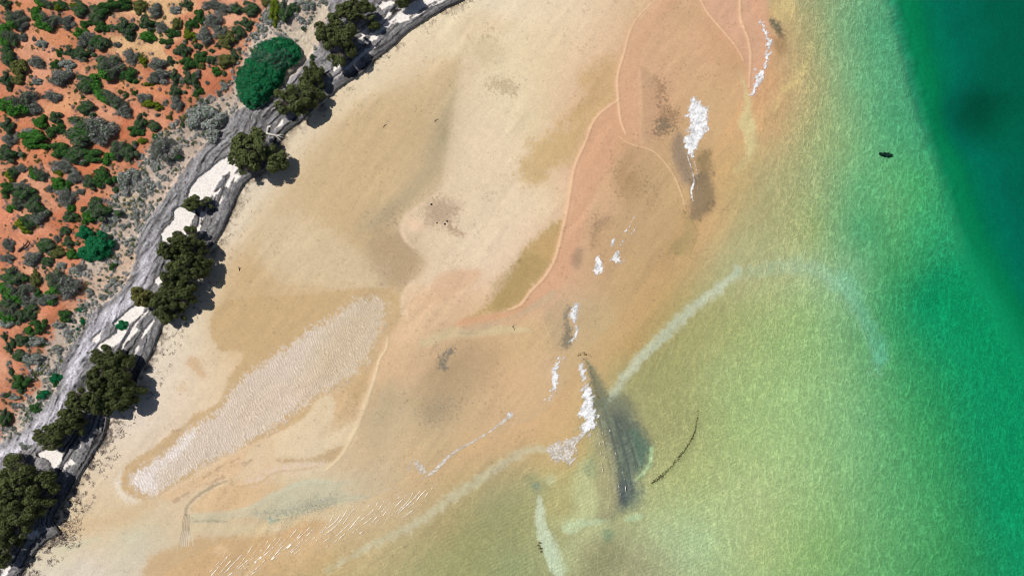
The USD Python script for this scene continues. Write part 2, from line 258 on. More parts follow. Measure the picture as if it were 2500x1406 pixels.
paint(area(C('A7', [(240, 640), (330, 580), (560, 400), (700, 270), (640, 420), (420, 640), (420, 770), (300, 750)]), 16, 8, fine=10), (238, 226, 220), .7)
# flats under the bar, with their tan runnels
paint(area(C('A7', [(450, 800), (700, 650), (900, 540), (1100, 430), (1270, 355), (1310, 400), (1300, 530), (1240, 590), (1130, 660), (1000, 650), (880, 640), (760, 720), (620, 780), (560, 840), (480, 830)]), 8, 4, 30, fine=5), (226, 187, 142), .85)
paint(area(C('A7', [(1120, 430), (1270, 360), (1305, 400), (1295, 520), (1200, 600), (1060, 690), (980, 690), (1050, 600)]), 14, 5, 10, fine=7), (226, 198, 158), .7)
paint(area(C('A7', [(1320, 500), (1345, 400), (1420, 290), (1540, 210), (1640, 60), (1740, 30), (1770, 90), (1740, 250), (1640, 320), (1600, 420), (1560, 480), (1420, 510)]), 8, 5, 30, fine=6), (229, 202, 162), .9)
paint(area(C('A7', [(1680, 400), (1780, 310), (1930, 230), (1960, 260), (1900, 380), (1830, 420), (1740, 440)]), 8, 5, 10, fine=6), (229, 203, 163), .85)
paint(area(C('A7', [(1320, 520), (1480, 510), (1640, 490), (1840, 410), (1820, 480), (1740, 540), (1560, 540), (1400, 545)]), 8, 4, 10, fine=7), (192, 156, 108), .75)
paint(area(C('A7', [(1100, 690), (1250, 600), (1400, 560), (1700, 540), (1640, 580), (1400, 610), (1250, 650), (1120, 720)]), 6, 4, 10, fine=12), (228, 200, 172), .75)
paint(line(C('A7', [(980, 670, 3), (1000, 715, 4), (1100, 720, 3), (1210, 690, 3), (1310, 620, 2.2), (1450, 600, 2), (1640, 570, 1.6)]), 3.5, 2, 10), (202, 166, 118), .6)
for L in ([(930, 600, 2), (1000, 560, 1.6), (1090, 540, 2)], [(780, 650, 2), (860, 600, 3), (960, 545, 2.5), (1040, 510, 2)], [(1050, 580, 1.5), (1140, 520, 2)], [(1150, 420, 1), (1220, 400, 1)], [(540, 835, 3), (600, 800, 4), (660, 770, 3)], [(820, 710, 2), (920, 650, 3)]):
    paint(line(C('A7', L), 2.5, 6, 10), (164, 132, 104), .5)
paint(line(C('A7', [(440, 795, .8), (560, 730, 1.2), (720, 640, 1.2), (900, 530, 1)]), 2), (240, 206, 165), .6)
# edge of the lower tan platform: a pale scarp that curls round to the lower left
scarp = C('A5', [(2175, 375, 1.6), (2160, 480, 2), (2120, 540, 2.2), (2085, 660, 2.6), (2040, 800, 3), (2000, 920, 3.2), (1950, 1050, 3.2), (1890, 1170, 3), (1810, 1300, 2.4), (1700, 1400, 1.4)])
paint(area(C('A5', [(2175, 375), (2120, 540), (2085, 660), (2040, 800), (2000, 920), (1940, 1060), (1860, 1220), (1760, 1350), (1700, 1406), (2000, 1406), (2160, 1200), (2200, 900), (2300, 700), (2400, 500), (2300, 380)]), 30, 6), (212, 176, 130), .5)
paint(line(scarp, 2.2), (241, 212, 168), .85)
paint(line([(x, y, w * 1.6 + 2) for x, y, w in scarp[3:]], 5), (226, 200, 156), .4)
paint(area(C('A5', [(2180, 380), (2240, 330), (2300, 200), (2290, 60), (2340, 0), (2500, 0), (2500, 300), (2300, 420)]), 10, 4), (228, 186, 143), .5)
paint(area(C('A7', [(1990, 0), (2030, 30), (1960, 250), (1850, 470), (1760, 540), (1700, 560), (1900, 420), (1940, 280), (1960, 100)]), 6, 3), (230, 196, 152), .5)
# slate plume and grey-green film along the lower shore
paint(area(C('A6', [(380, 420), (520, 250), (600, 130), (700, 100), (900, 120), (1000, 250), (880, 430), (700, 560), (620, 680), (450, 700), (360, 620)]), 40, 12, fine=18), (182, 150, 110), .55)
paint(area(C('A6', [(530, 280), (560, 210), (640, 160), (660, 180), (590, 240), (590, 310), (550, 330)]), 9, 5, 10, fine=9), (112, 114, 104), .75)
paint(area(C('A6', [(400, 640), (520, 540), (640, 560), (600, 680), (450, 720)]), 20, 6, 10, fine=20), (168, 150, 118), .55)
paint(area(C('A6', [(40, 600), (150, 420), (240, 500), (220, 620), (120, 800), (40, 900), (0, 760)]), 34, 6), (188, 168, 130), .6)
paint(area(C('A6', [(600, 10), (680, -10), (760, 30), (900, 0), (1080, -20), (1240, 20), (1100, 40), (860, 70), (740, 70), (600, 90), (420, 150), (380, 110)]), 9, 4), (214, 192, 144), .75)
paint(line(C('A6', [(690, 30, 1.4), (740, 45, 1.8), (830, 40, 1.4)]), 1.5), (176, 150, 110), .7)
paint(area(C('A3', [(680, 1280), (800, 1220), (980, 1190), (1200, 1100), (1420, 960), (1440, 990), (1250, 1130), (1000, 1220), (760, 1320)]), 8, 3), (196, 172, 132), .65)
paint(area(C('A3', [(1330, 1100), (1500, 1050), (1520, 1200), (1560, 1330), (1480, 1400), (1400, 1406), (1340, 1200)]), 18, 4), (190, 162, 122), .5)
paint(line(C('A3', [(1330, 1200, 1), (1370, 1300, 1.4), (1395, 1400, 1)]), 1.6), (222, 186, 128), .7)
paint(area(C('A3', [(1490, 1140), (1540, 1090), (1520, 1170), (1550, 1290), (1530, 1400), (1480, 1400), (1500, 1240)]), 8, 5, 10, fine=6), (122, 116, 100), .75)
film = C('A7', [(670, 940), (900, 920), (1100, 880), (1200, 840), (1300, 770), (1400, 740), (1520, 690), (1640, 680), (1760, 690), (1900, 680), (1800, 740), (1980, 790), (2030, 800), (1880, 850), (1700, 880), (1500, 940), (1300, 980), (1100, 960), (800, 1000), (670, 1000)])
paint(area(film, 8, 4, 30, fine=3), (200, 193, 160), .62)
paint(line(C('A7', [(670, 940, 1.5), (900, 925, 2), (1100, 885, 2.6), (1200, 845, 4), (1300, 780, 5), (1420, 730, 6), (1540, 690, 5), (1640, 682, 5), (1740, 690, 3)]), 4), (208, 204, 172), .7)
paint(line(C('A7', [(690, 990, 1.5), (800, 985, 3), (950, 990, 2)]), 3), (150, 150, 128), .7)
paint(area(C('A7', [(1180, 930), (1400, 900), (1600, 830), (1740, 800), (1820, 820), (1700, 880), (1500, 930), (1300, 940)]), 10, 4, 10, fine=16), (166, 166, 144), .6)
paint(area(C('A7', [(1250, 1000), (1310, 960), (1330, 985), (1280, 1012)]), 5, 4, 10, fine=10), (138, 172, 158), .8)
paint(area(C('A7', [(670, 1010), (900, 1000), (1300, 1000), (1700, 920), (1900, 860), (1800, 940), (1500, 1020), (1350, 1060), (1200, 1100), (900, 1080), (760, 1100), (680, 1120)]), 10, 6, 30, fine=8), (216, 194, 152), .7)
paint(area(C('A7', [(700, 920), (680, 890), (760, 800), (900, 740), (1000, 740), (1150, 730), (1300, 700), (1400, 720), (1250, 790), (1100, 870), (850, 915)]), 12, 4), (219, 180, 130), .7)
paint(area(C('A7', [(680, 1130), (900, 1100), (1150, 1110), (1390, 1060), (1560, 980), (1700, 1000), (1300, 1200), (900, 1400), (300, 1406), (350, 1270), (500, 1200)]), 14, 8, fine=7), (205, 166, 114), .8)
paint(area(C('A7', [(1290, 1050), (1340, 1035), (1370, 1045), (1320, 1065)]), 6, 5, 10, fine=8), (222, 200, 168), .6)
paint(area(C('A7', [(840, 1210), (900, 1180), (960, 1200), (900, 1240)]), 10, 6, 10, fine=10), (222, 190, 150), .5)
paint(area(C('B4', [(430, 1190), (600, 1130), (760, 1080), (900, 1060), (760, 1130), (560, 1200)]), 8, 5, 30), (214, 208, 172), .6)
paint(area(C('B4', [(500, 970), (760, 900), (1000, 850), (1200, 760), (1400, 700), (1300, 850), (1000, 980), (700, 1030), (520, 1050)]), 24, 6), (218, 182, 134), .6)
# the little creek that drains the runnel: dark weed-lined bed and its fan
creek = C('A7', [(950, 680, 2), (880, 705, 3), (800, 745, 3.4), (720, 800, 3.4), (665, 850, 3.4), (640, 900, 3.6), (635, 940, 4)])
paint(line([(x, y, w + 4) for x, y, w in creek], 4), (226, 200, 158), .6)
paint(line(creek, 2.4, 2.5, 10), (142, 124, 104), .6)
for k, (a, b) in enumerate(((612, 590), (622, 603), (634, 616), (646, 630), (658, 646), (666, 684))):
    paint(line(C('A7', [(a + 14 - k * 3, 935, .8), (a, 1000, .9), (a - 2, 1060, .9), ((a + b) / 2, 1100, .8), (b, 1180, .4)]), 1.0), (118, 106, 92) if k % 2 == 0 else (134, 118, 100), .6)
    paint(line(C('A7', [(a + 6, 1060, .5), ((a + b) / 2 + 7, 1110, 1.2), (b + 8, 1180, 1.0)]), 1.2), (232, 214, 186), .8)
paint(line(C('B4', [(1580, 1140, 2), (1610, 1000, 4), (1625, 880, 3)]), 8), (170, 148, 118), .3)

# ------------------------------------------------------------------ sea floor features
pal = (196, 200, 168)
paint(line([(1474, 996, 5), (1500, 960, 10), (1545, 895, 12), (1620, 820, 13), (1700, 745, 13), (1760, 700, 11), (1800, 660, 6)], 9, 9, 10), (190, 198, 170), .78)
paint(line([(1800, 665, 8), (1880, 655, 14), (1960, 650, 16), (2030, 680, 22), (2070, 710, 22), (2110, 780, 18), (2150, 850, 16), (2140, 900, 14)], 20, 14, 10), (156, 188, 158), .4)
paint(area([(2120, 820), (2150, 850), (2165, 890), (2140, 895), (2125, 860)], 12, 6, 10), (132, 176, 140), .5)
paint(line([(1338, 1095, 8), (1290, 1100, 10), (1230, 1130, 11), (1150, 1185, 12), (1100, 1215, 12), (1040, 1265, 10), (960, 1305, 9), (880, 1345, 7), (800, 1390, 5)], 8, 9, 10), (204, 198, 166), .52)
paint(area(C('A8', [(560, 20), (640, 40), (700, 60), (860, 20), (960, 200), (1030, 300), (1070, 430), (1040, 560), (960, 660), (940, 720), (1000, 720), (960, 880), (800, 920), (760, 960), (700, 960), (640, 960), (760, 900), (780, 700), (740, 480), (660, 280), (620, 120)]), 20, 6, fine=6), (108, 122, 104), .8)
paint(area(C('A8', [(800, 160), (930, 280), (1010, 420), (980, 560), (920, 660), (900, 760), (860, 860), (820, 700), (800, 500), (740, 260)]), 26, 6, fine=8), (86, 98, 92), .75)
paint(area(C('A8', [(900, 300), (1000, 330), (1050, 420), (1020, 560), (960, 640), (960, 500)]), 18, 5, fine=6), (92, 130, 104), .55)
paint(area(C('A8', [(850, 660), (940, 700), (900, 800), (840, 860), (800, 800)]), 18, 6, fine=6), (84, 92, 96), .7)
paint(area(C('A6', [(1660, 250), (1720, 310), (1790, 430), (1830, 540), (1800, 600), (1730, 560), (1700, 440)]), 12, 4, fine=6), (116, 124, 100), .8)
paint(area(C('A8', [(620, 300), (680, 300), (760, 480), (790, 680), (790, 900), (700, 970), (660, 900), (640, 700), (630, 520)]), 14, 3), (190, 160, 114), .72)
for k_ in range(11):
    q_ = 655 + 27 * k_
    paint(line(C('A8', [(q_ - 30, 60 + 26 * k_, .8), (q_ + 40, 330 + 20 * k_, 2.2), (q_ + 92, 600 + 12 * k_, 2.0), (q_ + 110, 800, .8)]), 3, 4, 10), (150, 160, 132) if k_ % 3 else (74, 90, 84), .28)
paint(line(C('A8', [(950, 670, 2), (1020, 600, 3), (1055, 520, 3.4), (1065, 430, 3)]), 5, 3, 10), (176, 208, 150), .8)
paint(area(C('A8', [(470, 620), (560, 520), (620, 510), (640, 700), (640, 960), (560, 1000), (420, 1030), (300, 1000), (380, 960), (480, 900), (440, 760)]), 14, 6, fine=6), (196, 196, 142), .7)
paint(area(C('A8', [(540, 600), (600, 520), (635, 560), (630, 660), (590, 640)]), 10, 5, 10, fine=10), (140, 156, 116), .6)
paint(area(C('A8', [(250, 560), (330, 600), (480, 560), (460, 800), (420, 960), (300, 1000), (260, 900), (250, 750)]), 20, 5), (208, 174, 110), .6)
paint(area(C('A8', [(200, 790), (240, 860), (260, 980), (330, 1130), (380, 1250), (400, 1406), (330, 1406), (230, 1200), (190, 1080), (180, 940)]), 7, 4, 10, fine=4), (200, 212, 182), .75)
paint(area(C('A8', [(260, 650), (330, 640), (320, 700), (260, 700)]), 10), (206, 204, 160), .5)
paint(area(C('A8', [(150, 720), (190, 690), (215, 710), (190, 745)]), 5, 3, 10), (96, 140, 134), .7)
paint(area(C('A8', [(120, 640), (230, 660), (260, 740), (180, 790), (120, 740)]), 14, 5), (150, 158, 116), .5)
paint(area(C('A8', [(380, 1050), (440, 980), (660, 970), (720, 990), (560, 1040), (440, 1090)]), 8, 5, fine=5), (186, 208, 168), .6)
paint(area(C('A8', [(860, 970), (980, 930), (1000, 950), (900, 990)]), 8, 4), (180, 210, 164), .6)
paint(area(C('A8', [(430, 1130), (700, 1010), (760, 1080), (620, 1200), (420, 1406), (360, 1300)]), 22, 6), (188, 194, 142), .5)
paint(area(C('A8', [(560, 1150), (700, 1120), (780, 1180), (700, 1300), (560, 1360), (480, 1330)]), 22, 6), (176, 152, 106), .6)
paint(area(C('A8', [(690, 1060), (760, 1050), (780, 1110), (720, 1150)]), 10, 5, 10), (122, 148, 110), .7)
paint(area(C('A8', [(640, 1180), (740, 1130), (880, 1250), (700, 1380), (560, 1406), (600, 1300)]), 18, 8, fine=8), (138, 140, 100), .4)
paint(line(C('A8', [(1060, 710, 5), (1150, 640, 4), (1290, 500, 3), (1390, 340, 3), (1420, 200, 3)]), 8, 4, 10), (128, 132, 78), .45)
paint(area([(1360, 540), (1330, 560), (1400, 1180), (1480, 1100)], 3), (200, 165, 110), 0.0)
paint(area([(2330, 230), (2400, 230), (2460, 300), (2440, 370), (2370, 360), (2320, 290)], 60, 10), (0, 68, 58), .8)

# water depth: gentle shoal, then the drop into the channel
D = '''1830 0 0;1890 120 .06;1845 240 .05;1780 330 .02;1720 440 .04;1700 560 .04;1640 680 .05;1540 800 .03;1480 880 .05;1400 1100 .04;1300 1085 .05;1150 1150 .05;1000 1190 .03;800 1260 .03;640 1340 .03;450 1406 .02
1900 300 .2;1850 500 .15;1800 700 .2;1700 850 .2;1650 1000 .3;1560 1150 .45;1450 1250 .2;1300 1280 .25;1100 1330 .12;1350 1400 .3;1550 1400 .3;1700 1250 .35;1850 1000 .5;1900 800 .5;1950 500 .5;1960 300 .4;1970 80 .4
2050 80 .9;2060 300 .9;2080 500 1.2;2050 800 .9;2100 1000 1.0;2050 1250 .7;2150 80 1.7;2170 300 1.7;2200 500 1.6;2200 700 2.0;2250 900 2.1;2250 1100 1.8;2300 1300 1.7;2280 740 3.6;2380 880 3.4;2400 1050 3.0;2450 1250 3.3;2450 1380 2.8;1850 1250 .4'''
dc = np.array([[float(v) for v in s.split()] for s in D.replace('\n', ';').split(';')])
flatdry = [(300, 1200), (700, 1000), (1000, 600), (1300, 300), (1500, 100), (600, 600), (1200, 900), (900, 1100), (1600, 300), (1450, 600), (1700, 150)]
DEPTH = rbf(np.vstack([dc[:, :2], flatdry]), np.r_[dc[:, 2], [-.12] * len(flatdry)][:, None], 0.0)[..., 0]
DROP = [(2160, -90), (2166, 0), (2182, 60), (2200, 140), (2216, 200), (2240, 280), (2262, 350), (2284, 430), (2302, 500), (2332, 590), (2372, 680), (2420, 770), (2470, 860), (2520, 960), (2600, 1120)]
sd_drop = full(DROP + [(2900, 1120), (2900, -90)])
drop_w = np.interp(PY, [0, 300, 600, 800, 1100], [1.0, 1.0, 1.0, 1.0, .8])
n_drop = sd_drop + 18 * F[30]
edge_soft = np.interp(PY, [0, 250, 550, 750, 1400], [38, 38, 46, 85, 105])
step = sstep(n_drop, -edge_soft * .35, edge_soft) * drop_w
deep = np.interp(sd_drop, [0, 30, 90, 170, 260, 400], [2.9, 3.7, 5.2, 6.4, 7.2, 7.8])
DEPTH = np.maximum(DEPTH, 0) * (1 - step) + deep * step + np.minimum(DEPTH, 0)
DEPTH += 2.6 * np.exp(-(((PX - 2395) / 80) ** 2 + ((PY - 295) / 65) ** 2))
obs = np.clip(COL * K, 0, 1); obs = np.where(obs < .0031308, 12.92 * obs, 1.055 * np.maximum(obs, 1e-9) ** (1 / 2.4) - .055) * 255
wd = (1 - sstep(DEPTH, .8, 2.0))[..., None]; obs = obs + .15 * (obs.max(-1, keepdims=True) - obs) * wd
ws = sstep(DEPTH, .02, .16)[..., None] * (.15 + .85 * sstep(PY, 430, 640))[..., None] * (1 - sstep(DEPTH, .35, .9))[..., None]
obs = obs + np.array([-19, -1, 1]) * ws * sstep(obs[..., :1] - obs[..., 1:2], -5, 30)
obs[..., 2] -= 3 * sstep(obs[..., 0] - obs[..., 1], 36, 52)
obs = obs + np.array([-1, -1, -1]) * (DEPTH < .1)[..., None]
COL = lin(np.clip(obs, 0, 255)) / K
# what the deep channel shows is its depth; the floor there is ordinary greenish sand
SIG = np.array([0.55, 0.10, 0.13])          # absorption of the sea water per metre
trans = np.exp(-np.maximum(DEPTH, 0)[..., None] * SIG * (1 + 1 / math.sin(EL))) * 0.905
under = sstep(DEPTH, -.004, .006)[..., None]
bed = COL / trans
sand_deep = np.stack([.34 + 0 * DEPTH, .54 + 0 * DEPTH, .29 + .24 * sstep(DEPTH, 4.2, 6.2)], -1)
dm = sstep(DEPTH, 2.2, 3.6)[..., None]
bed = bed * (1 - dm) + sand_deep * dm
bed = np.clip(bed * ((np.array([.88, .90, .94]) + np.array([.10, .12, .12]) * sstep(DEPTH, .05, .6)[..., None]) * (1 - dm) + np.array([1.0, 1.0, 1.0]) * dm), 0.03, 0.70)
DEPTH = DEPTH + .5 * F[90] * sstep(DEPTH, 4, 6)
COL = COL * (1 - under) + bed * under
COL *= (1 + 0.0 * under)

# where the dune shrubs stand (enlarged survey units: x y width height kind)
SHRUBS = {'B1': '''30 20 130 110 D;100 170 240 190 M;190 235 120 110 B;60 330 170 200 M;190 330 90 80 B;40 430 130 90 D;380 25 170 100 M;500 45 150 120 X;310 100 125 95 V;400 180 225 175 M;570 185 140 120 B;690 80 180 130 D;640 45 90 60 Y;840 125 190 150 D;965 45 300 140 G;1215 45 145 110 O;1360 95 150 130 B;1515 75 115 90 S;1620 35 115 95 D;1840 40 180 90 B;1960 70 140 100 B;2060 80 130 100 D;2185 75 190 120 D;2310 20 85 80 O;2385 100 120 220 Y;2480 110 130 220 D;2340 165 120 115 S;690 270 125 125 V;745 200 110 70 G;865 230 140 105 G;1070 230 220 180 D;1280 205 170 140 D;1270 320 155 110 V;1405 240 90 105 B;1535 210 95 120 O;1660 205 110 130 G;1735 145 120 115 G;1860 170 165 155 B;1490 285 120 85 G;1650 310 125 115 Y;1795 310 165 175 B;1920 260 150 160 B;1960 340 190 150 O;2070 270 140 130 D;2130 195 140 110 D;1440 360 115 70 G;360 390 120 85 S;290 340 45 40 B;1010 390 90 50 B;740 330 190 150 B;850 370 175 185 D;510 450 75 65 G;600 450 125 105 D;715 470 180 125 D;680 510 95 60 S;1590 425 140 150 D;1720 400 85 65 D;70 500 150 140 D;150 590 190 150 O;320 540 165 115 B;100 575 85 70 D;910 590 300 270 M;1130 490 135 120 B;1240 525 80 105 Y;480 560 85 90 G;570 560 160 110 S;530 690 240 170 B;740 730 210 150 D;1125 655 170 120 G;1370 570 180 130 B;1365 650 220 150 B;1485 535 95 80 D;1510 660 105 140 D;1630 550 160 120 G;1755 490 130 100 G;1830 520 100 85 D;1750 575 85 65 O;1965 525 180 130 O;2040 490 100 110 D;1870 620 95 80 V;1640 680 160 165 D;1720 650 95 85 B;310 700 105 75 S;40 690 130 160 D;150 695 130 90 O;1720 800 90 85 G;1530 800 140 110 D;1545 890 150 130 B;1240 860 150 110 B;1310 910 180 100 Y;1170 805 55 50 G;940 850 270 170 M;740 940 210 120 D;160 900 280 210 M;440 840 180 100 B;280 950 140 150 B;350 1060 145 130 V;480 1030 130 120 D;470 1130 155 130 G;240 1170 150 110 S;310 1210 320 160 V;50 1090 140 160 D;80 1215 140 110 B;70 1350 210 160 D;690 1160 340 230 D;830 1130 330 260 B;1080 960 160 150 B;1165 1140 140 100 G;1220 1070 115 140 D;1340 1100 140 90 D;1230 1230 95 65 Y;1760 1030 350 300 S;520 1310 230 150 G;640 1350 250 150 D;790 1350 240 130 G;1000 1310 180 210 M;1120 1320 170 190 D;1390 1300 240 230 B;1510 1350 130 115 V;1480 1230 90 65 B;1340 1190 70 55 V;1260 1000 50 40 D;1470 1020 60 45 O;1370 1005 55 40 B;1580 1080 60 60 D;1900 810 60 60 B;1940 740 90 80 S;2080 430 50 40 B;1900 400 70 50 D;1840 440 60 40 D;1800 720 50 40 B;1440 890 50 50 S;1040 800 50 45 O;1090 830 60 60 D;1290 735 90 40 Y;1680 990 50 40 D;1950 640 60 50 D;1700 400 40 40 D;1460 410 60 40 B;270 770 60 35 B;370 840 50 40 B''',
 'B2': '''95 265 110 130 X;175 220 100 80 B;325 270 150 140 M;530 195 190 130 B;500 250 95 65 Y;520 340 150 170 V;640 300 140 140 B;60 400 130 130 G;170 370 140 80 B;200 430 220 150 D;130 530 150 120 M;300 560 210 180 D;340 650 180 160 B;215 700 190 150 X;560 460 180 170 B;430 400 70 70 B;610 560 85 85 V;610 640 150 110 D;670 660 60 60 O;860 590 290 200 D;780 650 160 150 V;1090 310 200 200 S;900 290 180 190 G;790 350 160 130 D;690 420 90 60 B;1170 610 85 75 S;740 780 190 140 E;860 870 220 220 E;790 930 250 190 E;620 970 120 100 V;560 760 110 95 D;600 870 130 100 D;495 830 65 75 B;385 890 210 130 D;490 960 160 90 O;50 890 130 120 B;55 990 140 100 B;280 1020 190 150 B;400 1030 120 110 D;530 1075 110 80 S;460 1220 220 250 M;570 1230 230 230 B;110 1170 260 160 D;130 1300 250 200 M;60 1390 180 110 D;300 1190 110 130 O;390 1350 210 120 B;320 1310 90 80 G;970 1070 80 75 G;770 1290 80 85 S;1375 212 45 45 V;1110 940 35 35 D;720 580 70 60 D;1050 720 90 60 S;1230 250 70 60 S;1300 340 60 45 S;1220 420 90 80 S;930 680 100 70 S;1000 400 80 60 D;1040 600 60 60 S;650 1120 100 70 S;700 1080 90 70 B;860 1190 40 35 D;980 650 110 70 S;1140 1000 30 30 D;900 1330 60 50 S''',
 'B3': '''90 110 220 160 D;220 110 180 130 B;60 230 170 170 M;190 250 170 150 D;270 180 120 100 D;50 320 140 110 S;320 345 150 130 G;250 380 100 80 V;550 255 130 120 G;610 280 70 60 S;680 200 70 45 E;712 305 70 60 E;675 367 42 34 E;1060 335 120 85 E;500 330 120 90 S;190 470 150 130 D;290 470 180 140 S;150 600 150 110 D;240 610 200 140 S;60 530 80 110 D;100 490 70 90 D;30 430 60 80 D;480 540 110 85 S;490 800 120 110 E;470 840 80 70 G;150 830 170 130 G;170 900 90 70 D;90 740 60 75 D;350 945 120 85 E;310 1055 110 95 G;110 960 130 70 S;35 1150 110 190 D;70 670 70 60 S;215 690 90 60 S;200 1390 90 75 S;280 770 60 50 O;200 780 60 40 S;110 1035 70 60 S;40 950 60 60 D;150 1280 45 35 S;710 820 35 40 S;760 575 30 25 S;675 515 30 25 S;220 1110 30 30 D''',
 'B5': '''700 60 120 100 S;640 30 120 80 S;820 20 90 70 S;610 160 90 60 S;710 150 50 45 S;640 245 60 40 D;1070 260 130 70 S;720 500 60 60 D;560 60 100 90 D'''}
# pass 1: gather; pass 2: place and name each by what it stands on and beside
items = []
for crop, text in SHRUBS.items():
    for s in text.replace('\n', ';').split(';'):
        a = s.split(); x, y, w, h = map(float, a[:4]); q = C(crop, [(x, y)])[0]
        items.append((q[0], q[1], w / SX[crop[0]], h / SX[crop[0]], a[4]))
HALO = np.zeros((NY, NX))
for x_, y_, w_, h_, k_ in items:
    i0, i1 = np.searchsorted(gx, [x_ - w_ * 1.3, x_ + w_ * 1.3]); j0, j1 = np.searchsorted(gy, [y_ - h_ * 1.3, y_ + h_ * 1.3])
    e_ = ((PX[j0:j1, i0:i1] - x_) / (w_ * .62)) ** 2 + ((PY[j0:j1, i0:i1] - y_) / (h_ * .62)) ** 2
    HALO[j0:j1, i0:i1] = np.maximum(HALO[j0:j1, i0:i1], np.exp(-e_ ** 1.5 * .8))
# ------------------------------------------------------------------ land colours
land = sstep(sd_sea, -2, 2)[..., None]
red = lin(np.stack([215 + 20 * F[90] * 2, 143 + 36 * F[90] * 2, 108 + 38 * F[90] * 2], -1).clip(20, 250)) / K
L0 = COL.copy(); COL[:] = red
for poly, c, k in ((C('B1', [(1130, 90), (1300, -60), (1600, -60), (1720, 60), (1560, 150), (1560, 330), (1420, 420), (1560, 560), (1500, 640), (1380, 540), (1100, 520), (940, 400), (960, 320), (1180, 300), (1180, 140), (960, 140)]), (229, 186, 138), .95),
                   (C('B1', [(260, 290), (420, 240), (650, 240), (640, 380), (420, 400), (330, 370)]), (218, 146, 102), .8),
                   (C('B1', [(0, 40), (250, 20), (320, 0), (300, 60), (0, 110)]), (214, 140, 95), .7),
                   (C('B1', [(340, 990), (430, 900), (600, 820), (700, 840), (680, 930), (560, 990), (400, 1010)]), (230, 166, 120), .85),
                   (C('B1', [(860, 760), (1100, 720), (1400, 700), (1430, 830), (1150, 800)]), (218, 140, 92), .6),
                   (C('B1', [(760, 560), (860, 520), (1000, 420), (960, 520), (820, 600), (700, 640)]), (222, 160, 118), .7),
                   (C('B1', [(1060, 540), (1200, 580), (1240, 700), (1100, 760), (1040, 720)]), (222, 160, 112), .7),
                   (C('B1', [(0, 1000), (140, 1010), (260, 1080), (160, 1120), (0, 1080)]), (216, 138, 94), .6),
                   (C('B1', [(100, 1280), (420, 1180), (520, 1290), (440, 1406), (200, 1406)]), (216, 132, 88), .6),
                   (C('B1', [(1060, 980), (1180, 1000), (1140, 1120), (1240, 1180), (1100, 1220), (1000, 1200), (1060, 1100)]), (202, 110, 68), .6),
                   (C('B1', [(500, 1210), (800, 1230), (960, 1200), (900, 1300), (600, 1260)]), (198, 112, 74), .6),
                   (C('B1', [(2150, 160), (2260, 140), (2280, 240), (2120, 320), (1950, 430), (1820, 440), (1900, 380), (2100, 310)]), (210, 132, 92), .7),
                   (C('B2', [(-60, 540), (60, 550), (150, 640), (170, 780), (420, 790), (300, 880), (140, 840), (-60, 830)]), (223, 143, 108), .9),
                   (C('B2', [(610, 170), (760, 170), (900, 150), (820, 260), (860, 300), (740, 320), (660, 260)]), (206, 114, 70), .7),
                   (C('B2', [(430, 620), (560, 590), (700, 700), (640, 800), (560, 760), (450, 700)]), (210, 118, 76), .6),
                   (C('B2', [(0, 40), (150, 60), (430, 60), (420, 130), (260, 200), (120, 180), (0, 130)]), (220, 138, 96), .7),
                   (C('B3', [(400, 160), (560, 140), (560, 230), (500, 380), (530, 480), (380, 560), (300, 640), (420, 680), (380, 760), (300, 700), (280, 640), (360, 520), (430, 400)]), (214, 126, 86), .8),
                   (C('B3', [(290, 640), (420, 620), (560, 480), (640, 480), (560, 560), (480, 720), (330, 860), (300, 900)]), (220, 158, 118), .7)):
    paint(area(poly, 14, 9, 30, fine=4), c, k)
# brown litter patches
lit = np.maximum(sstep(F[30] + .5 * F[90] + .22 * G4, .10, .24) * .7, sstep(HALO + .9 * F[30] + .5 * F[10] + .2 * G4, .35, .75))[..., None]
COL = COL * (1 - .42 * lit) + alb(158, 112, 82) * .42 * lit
# pale strip between dune and weed bank
t = sstep(-sd_red + 22 * F[30] + 10 * F[10] + 6 * G4, -12, 12)[..., None]
strip = lin(np.stack([220 + 60 * F[30], 198 + 60 * F[30], 180 + 62 * F[30]], -1).clip(20, 250)) / K
COL = COL * (1 - t) + strip * t
gl = (sstep(F[30] * .8 + F[10] * .9 + .16 * G4, .06, .2)[..., None] * t)
COL = COL * (1 - .5 * gl) + alb(150, 146, 136) * .5 * gl
paint(area(C('B2', [(1690, 130), (1640, 220), (1480, 420), (1330, 560), (1240, 700), (1160, 760), (1230, 620), (1320, 470), (1420, 380), (1560, 230)]), 6, 6, 10, fine=3), (226, 200, 180), .9)
paint(area(C('B2', [(1060, 500), (1160, 460), (1200, 560), (1120, 640), (1060, 600)]), 12, 6, 10, fine=8), (222, 196, 156), .8)
paint(area(C('B2', [(940, 920), (1200, 900), (1150, 1100), (1000, 1300), (780, 1320), (760, 1200), (900, 1060)]), 14, 8, 10, fine=8), (226, 192, 164), .7)
pathm = area(C('B5', [(800, -120), (870, 30), (980, 20), (1010, -120)] [::-1] + [(760, 120), (700, 190), (640, 240), (560, 270), (470, 280), (560, 340), (630, 430), (600, 520), (490, 600), (480, 660), (440, 720), (400, 830), (340, 870), (350, 890), (420, 800), (500, 730), (660, 660), (670, 560), (740, 420), (750, 300), (780, 190), (930, 140), (960, 60)]), 6, 4, 10, fine=2)
paint(pathm, (226, 208, 184), .95)

